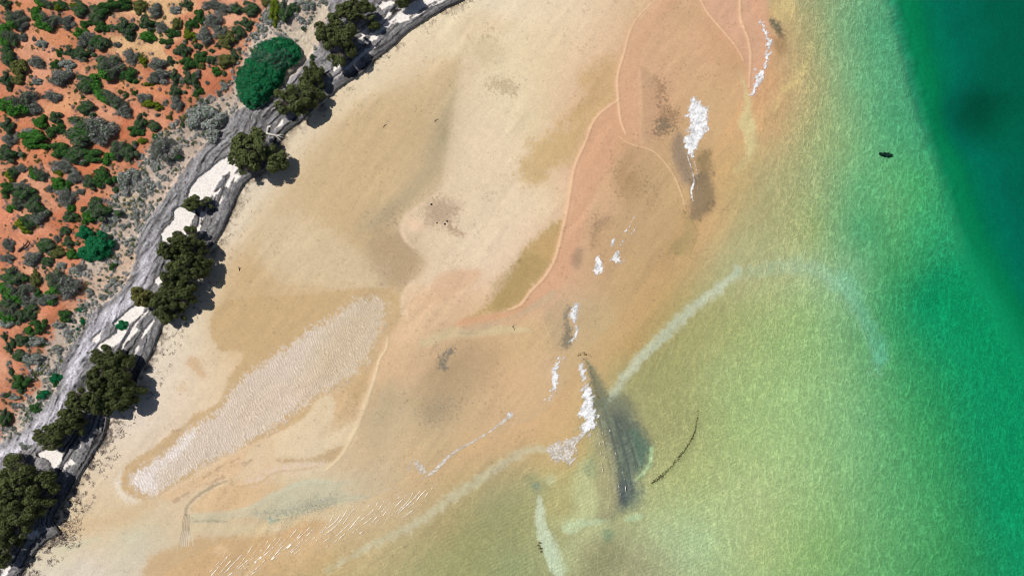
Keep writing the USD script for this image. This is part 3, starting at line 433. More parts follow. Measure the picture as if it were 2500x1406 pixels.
# ------------------------------------------------------------------ weed bank
u = sd_sea; along = PX * .55 - PY * .83
bw = sd_sea - sd_land                                      # total width
streak = fbm(u * 1.0 + 6 * F[30], along / 7.0, 9, 3, 40)
streak2 = fbm(u + 8 * F[30], along / 5.0, 20, 3, 50)
wr = 146 + 60 * (streak - .5) + 30 * (streak2 - .5) + 26 * G4 + 24 * F[10]
wline = sstep(1 - np.abs(2 * noise(u + 9 * F[30] + 4 * F[10], along / 9.0, 13, 71) - 1), .80, .98) * sstep(u, 2, 10) * np.interp(u, [0, 60, 120, 200], [1, 1, .55, .25])
wline2 = sstep(1 - np.abs(2 * noise(u + 7 * F[30] + 5 * F[10], along / 6.0, 7, 72) - 1), .82, .98) * sstep(u, 1, 6)
lightw = sstep(-np.abs(sd_land + 34) + 30 + 16 * F[30], 0, 26) * sstep(PY, 540, 640) * sstep(-sd_land, 4, 20)
wr = wr + 58 * lightw - 66 * wline - 40 * wline2 + 10 * sstep(sd_land, -60, -8)
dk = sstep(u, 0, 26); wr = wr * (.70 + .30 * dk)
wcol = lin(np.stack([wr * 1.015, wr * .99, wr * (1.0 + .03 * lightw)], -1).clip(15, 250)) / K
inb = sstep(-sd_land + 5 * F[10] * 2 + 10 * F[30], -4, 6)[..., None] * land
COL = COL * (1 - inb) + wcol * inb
WM = inb[..., 0].copy()
white = [(C('B2', [(1960, 120), (2090, 135), (2100, 190), (1960, 270), (1850, 440), (1810, 480), (1640, 480), (1640, 400), (1730, 290), (1850, 200)]), 4),
         (C('B2', [(1560, 550), (1700, 590), (1690, 640), (1640, 740), (1560, 860), (1400, 840), (1430, 740), (1510, 650), (1500, 590)]), 4),
         (C('B3', [(1180, 150), (1260, 170), (1210, 260), (1130, 330), (1100, 380), (1020, 500), (860, 570), (830, 590), (830, 540), (900, 470), (1000, 400), (1010, 340), (980, 320), (1060, 250)]), 4),
         (C('B3', [(790, 470), (830, 420), (885, 375), (870, 440), (840, 490)]), 4),
         (C('B3', [(1290, 200), (1270, 240), (1180, 330), (1200, 370), (1130, 450), (1060, 560), (1050, 590), (1040, 540), (1100, 420), (1150, 340)]), 5),
         (C('B3', [(1330, 290), (1250, 380), (1230, 440), (1280, 400), (1340, 300)]), 4), (C('B3', [(1200, 500), (1160, 590), (1200, 560)]), 4),
         (C('B2', [(1340, 1190), (1420, 1150), (1440, 1200), (1370, 1230)]), 4), (C('B2', [(1960, 260), (2080, 200), (2100, 250), (2000, 380), (1960, 400)]), 9), (C('B2', [(1760, 620), (1840, 600), (1780, 720), (1700, 770), (1700, 700)]), 9),
         (C('B2', [(2060, 300), (2120, 290), (2080, 370)]), 6), (C('B2', [(1890, 400), (1940, 470), (1870, 540), (1840, 500)]), 9),
         (C('B4', [(310, 350), (400, 300), (545, 335), (500, 440), (450, 500), (440, 440), (380, 380)]), 4), (C('B4', [(550, 420), (620, 390), (640, 430), (560, 480)]), 6), (C('B4', [(760, 160), (800, 150), (790, 190), (700, 260), (670, 280)]), 7),
         (C('B4', [(180, 1050), (330, 1000), (340, 1060), (240, 1090)]), 8), (C('B4', [(0, 1350), (80, 1290), (100, 1310), (40, 1406), (0, 1406)]), 6),
         (C('B5', [(1090, 290), (1200, 230), (1310, 170), (1390, 110), (1500, 60), (1760, -40), (1980, -60), (1900, 10), (1740, 60), (1660, 130), (1480, 200), (1340, 270), (1200, 390), (1110, 350)]), 7),
         (C('B5', [(1290, 40), (1390, 5), (1440, 20), (1370, 60), (1330, 85)]), 4), (C('B5', [(890, 600), (930, 545), (980, 560), (960, 590), (900, 620)]), 4), (C('B5', [(1200, 430), (1290, 400), (1180, 480), (1060, 590), (900, 690), (860, 740), (830, 745), (920, 670), (1040, 570)]), 4),
         (C('B5', [(340, 1120), (430, 1030), (470, 1060), (370, 1140)]), 8), (C('B5', [(0, 1380), (90, 1370), (120, 1430), (0, 1440)]), 5), (C('B5', [(1700, 100), (1880, 20), (1960, -20), (1800, 60)]), 6)]
WH = np.zeros((NY, NX))
for p, rag in white:
    sl, a = area(p, 2.0, rag, 10, smooth=1, fine=1.5)
    if rag > 5: a = a * sstep(streak[sl] + .35 * F[10][sl], .37, .47)
    WH[sl] = np.maximum(WH[sl], a)
WH *= sstep(u, 16, 24)
COL = COL * (1 - WH[..., None]) + alb(250, 241, 234) * WH[..., None]
WM *= 1 - WH
COL = L0 * (1 - land) + COL * land
# loose dark fragments thin out on the sand beyond the bank (their stain)
fr = sstep(u, -34, 0) * (1 - land[..., 0]) * sstep(F[10] + .3 * G4 + .9 * F[30] + .25 * (PX < 760), .10, .22)
COL = COL * (1 - .55 * fr[..., None]) + alb(120, 98, 70) * .55 * fr[..., None]

fs = fbm(PX * .80 + PY * .60 + 16 * F[90] + 6 * F[30], (PX * .60 - PY * .80) / 9.0, 14, 3, 130) - .5
COL *= (1 + .16 * fs * (1 - sstep(DEPTH, .1, .5)) * (1 - land[..., 0]) * (.4 + sstep(F[90], -.1, .2)))[..., None]
# grain: every surface is mottled, the flats with fine worm-cast specks
dry = (1 - sstep(DEPTH, 0, .3))
speck = sstep(G4 + .5 * F[30] + .4 * F[90], .38, .70) * dry * (1 - land[..., 0])
COL *= (1 + .035 * G4 * dry + .05 * F[10] * 2)[..., None]
COL *= (1 - .20 * speck)[..., None]
lspk = sstep(np.abs(G4) + .3 * F[10], .42, .75) * land[..., 0] * (1 - WH) * (1 - WM)
COL *= (1 - .35 * lspk)[..., None]
COL = np.clip(COL, 0.004, 0.85)

# ------------------------------------------------------------------ heights
Z = np.where(DEPTH > 0, -DEPTH, np.minimum(-DEPTH, .25))
Z = Z * (1 - land[..., 0]) + land[..., 0] * 0.25
Z += land[..., 0] * (np.minimum(np.maximum(sd_land, 0) / 90, 1) * .8 + np.maximum(sd_land, 0) / 900 + .5 * (F[240] + .5) * sstep(sd_land, 0, 120) + .35 * F[90] * sstep(sd_land, 20, 100) + .08 * F[30])
wz = (.16 + .22 * streak + .12 * streak2 + .16 * F[10] + .07 * G4 - .20 * wline - .09 * wline2) * sstep(u, -1, 5)
Z += WM * wz
Z += land[..., 0] * (.05 * F[10] * (1 - WH) + .05 * G4 * .35 * (1 - WM) * (1 - WH))
Z[pathm[0]] += pathm[1] * (-.08 + .06 * F[10][pathm[0]] + .05 * G4[pathm[0]])
# sand lobes stand a hand's breadth above the hollows beside them
for L in LOBES:
    sl, a = line([(x, y, w * 1.6) for x, y, w in L], 3); Z[sl] += .06 * a
sl, a = line([(x, y, w * 1.6) for x, y, w in scarp], 4); Z[sl] += .06 * a
# ripple marks of the pale bar
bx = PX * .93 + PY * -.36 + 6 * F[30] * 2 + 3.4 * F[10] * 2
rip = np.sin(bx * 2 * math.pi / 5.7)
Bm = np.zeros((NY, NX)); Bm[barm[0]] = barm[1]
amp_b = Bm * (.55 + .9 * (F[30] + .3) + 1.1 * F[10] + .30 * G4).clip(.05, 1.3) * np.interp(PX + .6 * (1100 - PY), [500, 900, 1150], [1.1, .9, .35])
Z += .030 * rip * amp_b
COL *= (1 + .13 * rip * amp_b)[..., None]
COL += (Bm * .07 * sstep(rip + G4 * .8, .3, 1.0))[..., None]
# relief net on the sea floor, shaped to imitate the caustic light web
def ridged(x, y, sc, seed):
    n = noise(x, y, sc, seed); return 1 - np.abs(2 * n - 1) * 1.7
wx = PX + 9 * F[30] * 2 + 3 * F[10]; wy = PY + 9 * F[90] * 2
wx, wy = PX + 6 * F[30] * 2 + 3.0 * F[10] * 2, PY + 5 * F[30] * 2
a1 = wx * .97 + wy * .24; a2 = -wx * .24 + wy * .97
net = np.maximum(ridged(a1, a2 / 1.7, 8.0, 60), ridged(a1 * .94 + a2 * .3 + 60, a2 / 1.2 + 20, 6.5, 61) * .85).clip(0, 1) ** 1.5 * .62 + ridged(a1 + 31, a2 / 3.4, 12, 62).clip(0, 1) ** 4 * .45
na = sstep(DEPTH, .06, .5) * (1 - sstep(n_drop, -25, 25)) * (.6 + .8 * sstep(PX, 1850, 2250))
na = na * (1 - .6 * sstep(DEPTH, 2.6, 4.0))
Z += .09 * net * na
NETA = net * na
r2 = PX * .45 + PY * .89 + 6 * F[30] * 2 + 3 * F[10]
fa = sstep(DEPTH, .03, .12) * (1 - sstep(DEPTH, .3, .8)) * sstep(PY, 900, 1100)
Z += .022 * np.sin(r2 * 2 * math.pi / 9.0) * fa * (.5 + F[30] * 2).clip(0, 1)
fv = sstep(DEPTH, .02, .12) * (1 - sstep(DEPTH, .3, .9)) * (1 - sstep(PY, 900, 1000))
Z += .05 * ridged(PX * .95 + PY * .3, PY * .3, 16, 66).clip(0, 1) ** 5 * fv
Z += .004 * G4 * (1 - land[..., 0])
Z = ndi.gaussian_filter(Z, .35)
COL *= (1 + .22 * (NETA - .30 * na))[..., None]   # caustic light painted as paler colour along the net

REG = np.full((NY, NX), 2, np.uint8)                        # tidal flat
REG[DEPTH > .04] = 3                                        # sea floor
REG[sd_sea > 0] = 0                                         # dune
REG[(sd_sea > 0) & (WM > .45)] = 1                          # weed bank
pm = np.zeros((NY, NX)); pm[pathm[0]] = pathm[1]
REG[(pm > .5) & (sd_sea > 0)] = 4

def z_at(px, py):
    return ndi.map_coordinates(Z, [[(py - Y0) / ST], [(px - X0) / ST]], order=1, mode='nearest')[0]

# ------------------------------------------------------------------ materials
def tinted(name, rough, bump_scale, bump_d, grain=.12, spec=.3):
    return usdkit.material(stage, '/World/Looks/' + name, {
        "a": ("attribute", {"attribute": "tint"}), "g": ("geometry", {}),
        "n": ("noise_texture", {"scale": bump_scale, "detail": 5, "roughness": .65}),
        "r": ("map_range", {"from_min": .3, "from_max": .7, "to_min": 1 - grain, "to_max": 1 + grain}),
        "v": ("vector_math", {"math_type": "scale"}),
        "b": ("bump", {"distance": bump_d, "strength": .8}),
        "p": ("principled_bsdf", {"roughness": rough, "specular_ior_level": spec})},
        [("g.position", "n.vector"), ("n.fac", "r.value"), ("a.color", "v.vector1"), ("r.result", "v.scale"), ("v.vector", "p.base_color"), ("n.fac", "b.height"), ("b.normal", "p.normal")], surface="p.BSDF")
MAT_DUNE = tinted('red_dune_sand', .95, 3.5, .12, .20)
MAT_WRACK = tinted('dry_weed_bank', .95, 4.0, .22, .30, .1)
MAT_FLAT = tinted('damp_sand', .8, 3.4, .06, .08, .12)
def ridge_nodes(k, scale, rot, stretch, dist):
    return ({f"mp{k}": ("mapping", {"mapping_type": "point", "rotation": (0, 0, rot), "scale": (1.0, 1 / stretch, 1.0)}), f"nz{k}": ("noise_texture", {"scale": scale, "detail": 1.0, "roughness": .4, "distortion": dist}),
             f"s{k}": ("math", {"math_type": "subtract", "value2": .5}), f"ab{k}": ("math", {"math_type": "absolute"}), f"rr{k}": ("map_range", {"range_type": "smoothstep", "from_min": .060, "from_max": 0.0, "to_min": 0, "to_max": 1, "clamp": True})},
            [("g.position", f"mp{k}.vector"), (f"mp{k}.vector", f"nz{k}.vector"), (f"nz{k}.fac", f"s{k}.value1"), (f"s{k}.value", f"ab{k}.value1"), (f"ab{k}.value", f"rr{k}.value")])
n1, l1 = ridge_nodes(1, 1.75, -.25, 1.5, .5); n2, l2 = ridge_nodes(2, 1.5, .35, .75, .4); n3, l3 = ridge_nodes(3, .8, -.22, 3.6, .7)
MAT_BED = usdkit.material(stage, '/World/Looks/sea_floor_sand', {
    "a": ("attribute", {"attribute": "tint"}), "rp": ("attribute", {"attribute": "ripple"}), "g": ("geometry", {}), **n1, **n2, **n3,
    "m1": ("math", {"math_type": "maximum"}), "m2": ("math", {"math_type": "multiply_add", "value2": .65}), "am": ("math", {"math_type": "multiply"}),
    "c": ("math", {"math_type": "multiply_add", "value2": .25, "value3": .91}), "cc": ("mix_float", {"a": 1.0}), "v": ("vector_math", {"math_type": "scale"}),  # lightens the colour along ridge lines to imitate caustic light
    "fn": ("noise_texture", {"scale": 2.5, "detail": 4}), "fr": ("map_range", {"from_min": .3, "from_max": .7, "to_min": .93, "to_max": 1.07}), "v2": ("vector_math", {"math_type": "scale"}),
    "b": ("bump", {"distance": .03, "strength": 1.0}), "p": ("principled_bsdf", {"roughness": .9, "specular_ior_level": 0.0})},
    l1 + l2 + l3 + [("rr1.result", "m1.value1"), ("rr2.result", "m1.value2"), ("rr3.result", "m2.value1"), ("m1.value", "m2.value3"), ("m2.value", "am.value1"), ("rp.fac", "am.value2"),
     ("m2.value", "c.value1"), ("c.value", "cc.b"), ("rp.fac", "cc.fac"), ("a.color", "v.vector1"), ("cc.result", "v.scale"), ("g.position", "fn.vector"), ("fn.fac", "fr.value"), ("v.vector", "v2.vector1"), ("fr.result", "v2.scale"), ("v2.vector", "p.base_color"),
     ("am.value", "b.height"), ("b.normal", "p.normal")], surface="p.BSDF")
MAT_PATH = tinted('trodden_sand', .95, 2.2, .16, .08)

def setc(p, label=None, cat=None, group=None, kind=None):
    p = p.GetPrim() if hasattr(p, 'GetPrim') else p
    for k, v in (('label', label), ('category', cat), ('group', group), ('kind', kind)):
        if v: p.SetCustomDataByKey(k, v)
    return p
_used = {}
def path_for(name, parent='/World'):
    k = parent + '/' + name; n = _used.get(k, 0); _used[k] = n + 1
    return k if n == 0 else f'{k}_{n:03d}'
def raw_mesh(path, v, f, mat=None, normals=None, tint=None):
    m = UsdGeom.Mesh.Define(stage, path)
    m.CreatePointsAttr(Vt.Vec3fArray.FromNumpy(np.ascontiguousarray(v, np.float32)))
    m.CreateFaceVertexCountsAttr(Vt.IntArray.FromNumpy(np.full(len(f), f.shape[1], np.int32)))
    m.CreateFaceVertexIndicesAttr(Vt.IntArray.FromNumpy(np.ascontiguousarray(f, np.int32).ravel()))
    m.CreateSubdivisionSchemeAttr("none")
    if normals is not None:
        m.CreateNormalsAttr(Vt.Vec3fArray.FromNumpy(np.ascontiguousarray(normals, np.float32))); m.SetNormalsInterpolation("vertex")
    if tint is not None:
        UsdGeom.PrimvarsAPI(m).CreatePrimvar("tint", Sdf.ValueTypeNames.Color3fArray, "vertex").Set(Vt.Vec3fArray.FromNumpy(np.ascontiguousarray(tint, np.float32)))
    if mat is not None: UsdShade.MaterialBindingAPI.Apply(m.GetPrim()).Bind(mat)
    return m

# ------------------------------------------------------------------ the ground sheet, carried on 300 m beyond the picture
NP = 16
ext = np.cumsum(ST * 1.45 ** np.arange(1, NP + 1))
ax = np.r_[gx[0] - ext[::-1], gx, gx[-1] + ext]; ay = np.r_[gy[0] - ext[::-1], gy, gy[-1] + ext]
pad = lambda a: np.pad(a, [(NP, NP), (NP, NP)] + [(0, 0)] * (a.ndim - 2), mode='edge')
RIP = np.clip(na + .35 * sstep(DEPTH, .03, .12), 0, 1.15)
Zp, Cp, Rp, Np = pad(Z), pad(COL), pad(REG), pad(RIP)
APX, APY = np.meshgrid(ax, ay)
wxm, wym = ground_xy(APX, APY, Zp)
P3 = np.stack([wxm, wym, Zp], -1)
du = np.gradient(P3, axis=1); dv = np.gradient(P3, axis=0)
NRM = np.cross(dv, du); NRM /= np.linalg.norm(NRM, axis=-1, keepdims=True)
NRM[NRM[..., 2] < 0] *= -1
nyy, nxx = Zp.shape
idx = np.arange(nyy * nxx).reshape(nyy, nxx)
quads = np.stack([idx[:-1, :-1], idx[1:, :-1], idx[1:, 1:], idx[:-1, 1:]], -1).reshape(-1, 4)
qr = Rp[:-1, :-1].ravel()
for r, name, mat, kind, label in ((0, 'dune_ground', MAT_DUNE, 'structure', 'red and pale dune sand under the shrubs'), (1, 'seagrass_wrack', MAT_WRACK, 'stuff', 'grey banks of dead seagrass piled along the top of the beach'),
                                  (2, 'tidal_flat', MAT_FLAT, 'structure', 'cream and tan sand flats between the beach and the sea'), (3, 'seabed', MAT_BED, 'structure', 'rippled sand floor with painted light web seen through the clear green water'),
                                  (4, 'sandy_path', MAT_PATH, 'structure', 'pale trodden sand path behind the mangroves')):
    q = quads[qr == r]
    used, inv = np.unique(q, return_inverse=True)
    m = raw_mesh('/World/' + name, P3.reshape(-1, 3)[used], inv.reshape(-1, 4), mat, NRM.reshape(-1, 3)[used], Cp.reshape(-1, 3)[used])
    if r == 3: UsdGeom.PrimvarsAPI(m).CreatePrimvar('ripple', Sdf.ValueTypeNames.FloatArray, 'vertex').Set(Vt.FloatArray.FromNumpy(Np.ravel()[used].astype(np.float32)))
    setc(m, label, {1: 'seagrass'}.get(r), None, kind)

# ------------------------------------------------------------------ the sea: one closed body of clear green water
sea_m = usdkit.material(stage, '/World/Looks/sea_water', {
    "g": ("geometry", {}), "n": ("noise_texture", {"scale": .9, "detail": 3}), "b": ("bump", {"distance": .12, "strength": .6}),
    "f": ("fresnel", {"IOR": 1.33}), "t": ("transparent_bsdf", {}), "s": ("glossy_bsdf", {"roughness": .12, "color": (1, 1, 1)}), "x": ("mix_closure", {}),
    "v": ("volume_coefficients", {"scatter_coeffs": (0, 0, 0), "absorption_coeffs": tuple(SIG), "emission_coeffs": (0, 0, 0)})},
    [("g.position", "n.vector"), ("n.fac", "b.height"), ("b.normal", "f.normal") if False else ("b.normal", "s.normal"), ("f.fac", "x.fac"), ("t.BSDF", "x.closure1"), ("s.BSDF", "x.closure2")], surface="x.closure", volume="v.volume")
ex, ey = wxm.max() * 0.98, wym.max() * 0.98
bxv = np.array([[sx * ex, sy * ey, z] for z in (-12, 0) for sx, sy in ((-1, -1), (1, -1), (1, 1), (-1, 1))], float)
bxf = np.array([[0, 3, 2, 1], [4, 5, 6, 7], [0, 1, 5, 4], [1, 2, 6, 5], [2, 3, 7, 6], [3, 0, 4, 7]])
setc(raw_mesh('/World/sea', bxv, bxf, sea_m), 'clear shallow sea turning from gold to deep green', None, None, 'structure')
# ------------------------------------------------------------------ plants
def leaf_mat(name, col, var=.35, trans=.25):
    c = np.array(col)
    return usdkit.material(stage, '/World/Looks/' + name, {
        "g": ("geometry", {}), "o": ("object_info", {}), "n": ("noise_texture", {"scale": 1.6, "detail": 3}),
        "q": ("math", {"math_type": "multiply_add", "value2": .5, "value3": 0.0}), "w": ("math", {"math_type": "add"}),
        "h": ("math", {"math_type": "multiply", "value2": .35}), "m": ("math", {"math_type": "add"}),
        "r": ("rgb_ramp", {"ramp": [(.25, tuple(c * (1 - var))), (.6, tuple(c)), (1.0, tuple(np.minimum(c * (1 + 1.3 * var) + .01 * var, 1)))]}),
        "d": ("diffuse_bsdf", {}), "t": ("translucent_bsdf", {}), "x": ("mix_closure", {"fac": trans})},
        [("g.position", "n.vector"), ("g.random_per_island", "h.value1"), ("n.fac", "q.value1"), ("h.value", "w.value1"), ("q.value", "w.value2"), ("o.random", "m.value1") if False else ("w.value", "m.value1"), ("m.value", "r.fac"),
         ("r.color", "d.color"), ("r.color", "t.color"), ("d.BSDF", "x.closure1"), ("t.BSDF", "x.closure2")], surface="x.closure")
LEAF = {'green': leaf_mat('dark_green_leaf', (.055, .135, .038)), 'bright': leaf_mat('yellow_green_leaf', (.150, .205, .022)), 'olive': leaf_mat('olive_leaf', (.150, .168, .055)),
        'vivid': leaf_mat('vivid_green_leaf', (.062, .185, .034)), 'dark': leaf_mat('grey_green_leaf', (.098, .140, .078)), 'teal': leaf_mat('emerald_leaf', (.016, .160, .064), .5), 'sage': leaf_mat('sage_leaf', (.05, .13, .085), .4),
        'mangrove': leaf_mat('mangrove_leaf', (.100, .122, .046), .55), 'mangrove2': leaf_mat('bronze_mangrove_leaf', (.165, .165, .055), .45), 'grey': leaf_mat('silver_leaf', (.37, .39, .375), .3),
        'twig': leaf_mat('dry_grey_twig', (.215, .198, .200), .55, 0.0), 'bark': leaf_mat('grey_bark', (.20, .17, .15), .3, 0.0), 'dead': leaf_mat('dark_dead_wood', (.060, .042, .036), .3, 0.0), 'white': leaf_mat('bleached_wood', (.55, .52, .48), .15, 0.0)}

def leaves(p, n, size, rng, tilt=.9):
    """one bent leaf spray (two triangles) at every point, roughly facing its normal"""
    k = len(p)
    nn = n + rng.normal(0, tilt * .55, (k, 3)); nn /= np.linalg.norm(nn, axis=1, keepdims=True)
    a = np.cross(nn, rng.normal(0, 1, (k, 3))); a /= np.linalg.norm(a, axis=1, keepdims=True) + 1e-9
    b = np.cross(nn, a)
    s = size * rng.uniform(.6, 1.35, (k, 1)); w = s * rng.uniform(.45, .8, (k, 1))
    v = np.stack([p - a * s, p - b * w + nn * s * .2, p + a * s, p + b * w + nn * s * .2], 1).reshape(-1, 3)
    i = np.arange(k)[:, None] * 4
    return v, np.vstack([i + [0, 1, 2], i + [0, 2, 3]])
def sticks(p, q, w, rng):
    """thin three-sided tapering sticks from p to q"""
    k = len(p); t = q - p; t /= np.linalg.norm(t, axis=1, keepdims=True) + 1e-9
    a = np.cross(t, rng.normal(0, 1, (k, 3))); a /= np.linalg.norm(a, axis=1, keepdims=True) + 1e-9
    b = np.cross(t, a); w = np.broadcast_to(np.asarray(w, float).reshape(-1, 1), (k, 1))
    r = [a, -.5 * a + .87 * b, -.5 * a - .87 * b]
    v = np.stack([p + x * w for x in r] + [q], 1).reshape(-1, 3)
    i = np.arange(k)[:, None] * 4
    return v, np.vstack([i + [0, 1, 3], i + [1, 2, 3], i + [2, 0, 3], i + [0, 2, 1]])
def cat(*parts):
    n, vs, fs = 0, [], []
    for v, f in parts:
        vs.append(v); fs.append(f + n); n += len(v)
    return np.vstack(vs), np.vstack(fs)
def shell(lobes, k, rng, inner=.72):
    """k points on the outside of a union of domes; lobes: (x, y, rx, ry, height)"""
    L = np.array(lobes, float)
    wgt = L[:, 2] * L[:, 3] + L[:, 4] * (L[:, 2] + L[:, 3]); j = rng.choice(len(L), k * 2, p=wgt / wgt.sum())
    d = rng.normal(0, 1, (k * 2, 3)); d[:, 2] = np.abs(d[:, 2]) * 1.0 + .02; d /= np.linalg.norm(d, axis=1, keepdims=True)
    r = rng.uniform(inner, 1.06, (k * 2, 1)) ** .6
    p = np.stack([L[j, 0], L[j, 1], 0 * j], 1) + d * r * np.stack([L[j, 2], L[j, 3], L[j, 4]], 1)
    ok = np.ones(len(p), bool)
    for i, l in enumerate(L):
        e = ((p[:, 0] - l[0]) / l[2]) ** 2 + ((p[:, 1] - l[1]) / l[3]) ** 2 + (p[:, 2] / l[4]) ** 2
        ok &= (e > .5) | (j == i)
    n = d / np.stack([L[j, 2], L[j, 3], L[j, 4]], 1); n /= np.linalg.norm(n, axis=1, keepdims=True)
    return p[ok][:k], n[ok][:k], j[ok][:k]
def blob_lobes(rng, n, spread, r0, r1, h):
    out = [(0, 0, r1 * .9, r1 * .9, h)]
    for _ in range(n):
        a, d = rng.uniform(0, 2 * math.pi), spread * rng.uniform(.45, 1.0); r = rng.uniform(r0, r1)
        out.append((math.cos(a) * d, math.sin(a) * d, r * rng.uniform(.8, 1.2), r * rng.uniform(.8, 1.2), h * rng.uniform(.55, 1.0) * (1 - .25 * d)))
    return out
def tuft_lobes(rng, n, spread, r0, r1, h):
    """spheres (x, y, z, r) whose tops follow a low dome"""
    out, ph = [], rng.uniform(0, 6.28, 3)
    for _ in range(n):
        a = rng.uniform(0, 2 * math.pi); q, r = spread * math.sqrt(rng.random()) * (.72 + .22 * math.sin(2 * a + ph[0]) + .16 * math.sin(3 * a + ph[1]) + .14 * math.sin(5 * a + ph[2])), rng.uniform(r0, r1)
        top = h * (1 - (q / .62) ** 2) * rng.uniform(.72, 1.05)
        out.append((math.cos(a) * q, math.sin(a) * q, max(top - r, r * .35), r))
    return out
def tuft_shell(lobes, k, rng, inner=.7):
    L = np.array(lobes, float); j = rng.choice(len(L), k * 2, p=L[:, 3] ** 2 / (L[:, 3] ** 2).sum())
    d = rng.normal(0, 1, (k * 2, 3)); d[:, 2] = np.where(d[:, 2] < -.5, -d[:, 2], d[:, 2]); d /= np.linalg.norm(d, axis=1, keepdims=True)
    p = L[j, :3] + d * L[j, 3:4] * rng.uniform(inner, 1.1, (k * 2, 1)); ok = p[:, 2] > .01
    for i, l in enumerate(L): ok &= (np.linalg.norm(p - l[:3], axis=1) > .72 * l[3]) | (j == i)
    return p[ok][:k], d[ok][:k], j[ok][:k]
CLASS = {}
def make_class(name, build):
    root = f'/World/{name}'
    stage.CreateClassPrim(root)
    build(root); CLASS[name] = root
def part(root, name, mesh, mat):
    return raw_mesh(path_for(name, root), mesh[0], mesh[1], mat)
def shrub_class(kind, seed):
    rng = np.random.default_rng(seed)
    lobes = tuft_lobes(rng, int(rng.integers(16, 24)), .52, .09, .17, .40)
    pts, nrm, j = tuft_shell(lobes, 3000, rng)
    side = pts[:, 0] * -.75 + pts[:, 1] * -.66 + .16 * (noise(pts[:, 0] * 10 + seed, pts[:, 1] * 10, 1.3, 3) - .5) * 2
    stems = rng.normal(0, .16, (26, 3)) * [1, 1, 0]; base = stems * .15
    def build(root):
        part(root, 'stem', sticks(base, np.c_[stems[:, :2] * 1.3, rng.uniform(.12, .34, 26)], .012, rng), LEAF['bark'])
        def tw(mask, k, name='dry_twigs'):
            q, m = pts[mask][:k], nrm[mask][:k]
            part(root, name, sticks(q * [.72, .72, .7] + rng.normal(0, .02, q.shape), q + m * .03 + rng.normal(0, .03, q.shape), .0085, rng), LEAF['twig'])
        def lf(mask, mat, size=.034, name='foliage', k=9999):
            part(root, name, leaves(pts[mask][:k], nrm[mask][:k], size, rng), LEAF[mat])
        al = np.ones(len(pts), bool)
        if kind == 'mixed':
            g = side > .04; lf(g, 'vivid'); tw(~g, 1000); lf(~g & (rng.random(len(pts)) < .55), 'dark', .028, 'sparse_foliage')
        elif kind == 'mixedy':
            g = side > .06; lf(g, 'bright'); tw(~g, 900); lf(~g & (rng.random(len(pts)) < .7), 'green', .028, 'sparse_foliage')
        elif kind == 'grey':
            tw(al, 1700); lf(rng.random(len(pts)) < .30, 'dark', .026, 'sparse_foliage'); lf(rng.random(len(pts)) < .14, 'grey', .026, 'silver_foliage')
        elif kind == 'dark':
            gq = noise(pts[:, 0] * 9 + seed, pts[:, 1] * 9, 1.0, 4) > .62; lf((rng.random(len(pts)) < .8) & ~gq, 'dark'); lf(gq, 'green', .034, 'green_sprays'); tw(al, 700)
        elif kind == 'silver':
            lf(rng.random(len(pts)) < .55, 'grey', .03); lf(rng.random(len(pts)) < .4, 'dark', .028, 'sparse_foliage'); tw(al, 500)
        else:
            lf(al, {'green': 'green', 'bright': 'bright', 'olive': 'olive', 'teal': 'teal', 'vivid': 'vivid'}[kind])
    make_class(f'{kind}_shrub_class_{seed}'.replace('mixedy', 'yellow_tipped'), build)
    return f'/World/' + f'{kind}_shrub_class_{seed}'.replace('mixedy', 'yellow_tipped')
KINDS = {k: [shrub_class(k, 11 * i + s) for s in range(3)] for i, k in enumerate(('mixed', 'mixedy', 'grey', 'dark', 'green', 'bright', 'olive', 'teal', 'vivid', 'silver'))}
def mangrove_class(i, mat):
    rng = np.random.default_rng(300 + i)
    lobes = tuft_lobes(rng, 40, .52, .075, .13, .50)
    pts, nrm, j = tuft_shell(lobes, 10500, rng, .6)
    pts = pts + [0, 0, .10]
    lump = noise(pts[:, 0] * 13 + i, pts[:, 1] * 13, 1.0, 9)
    keep = lump > .2
    L = np.array(lobes)
    def build(root):
        part(root, 'trunk', cat(sticks(np.zeros((4, 3)) + rng.normal(0, .03, (4, 3)) * [1, 1, 0], np.c_[rng.normal(0, .10, (4, 2)), np.full(4, .4)], .035, rng),
                                sticks(np.tile([[0, 0, .12]], (len(L), 1)), np.c_[L[:, 0] * .95, L[:, 1] * .95, L[:, 2] + .08], .016, rng)), LEAF['bark'])
        q = pts[::6]; part(root, 'twigs', sticks(q * [.75, .75, .8], q + rng.normal(0, .02, q.shape), .006, rng), LEAF['bark'])
        part(root, 'crown', leaves(pts[keep], nrm[keep], .022, rng), LEAF[mat])
    make_class(f'mangrove_class_{i}', build)
    return f'/World/mangrove_class_{i}'
MANG = [mangrove_class(i, 'mangrove') for i in range(4)] + [mangrove_class(4, 'mangrove2')]

def place(name, cls, px, py, w, h, hz, rot, label, catg, group=None):
    """a copy of a class whose crown shows at (px, py), w x h survey units across and hz metres tall"""
    z = z_at(px, py)
    x, y = ground_xy(px, py, z + .45 * hz)
    px2, py2 = x / M + 1250, 703 - y / M; z = z_at(px2, py2)
    o = UsdGeom.Xform.Define(stage, path_for(name))
    o.AddTranslateOp().Set(Gf.Vec3d(float(x), float(y), float(z) - .05)); o.AddRotateZOp().Set(float(rot)); o.AddScaleOp().Set(Gf.Vec3f(w * M, h * M, hz / .5))
    p = o.GetPrim(); p.GetReferences().AddInternalReference(cls); p.SetInstanceable(True)
    return setc(p, label, catg, group)

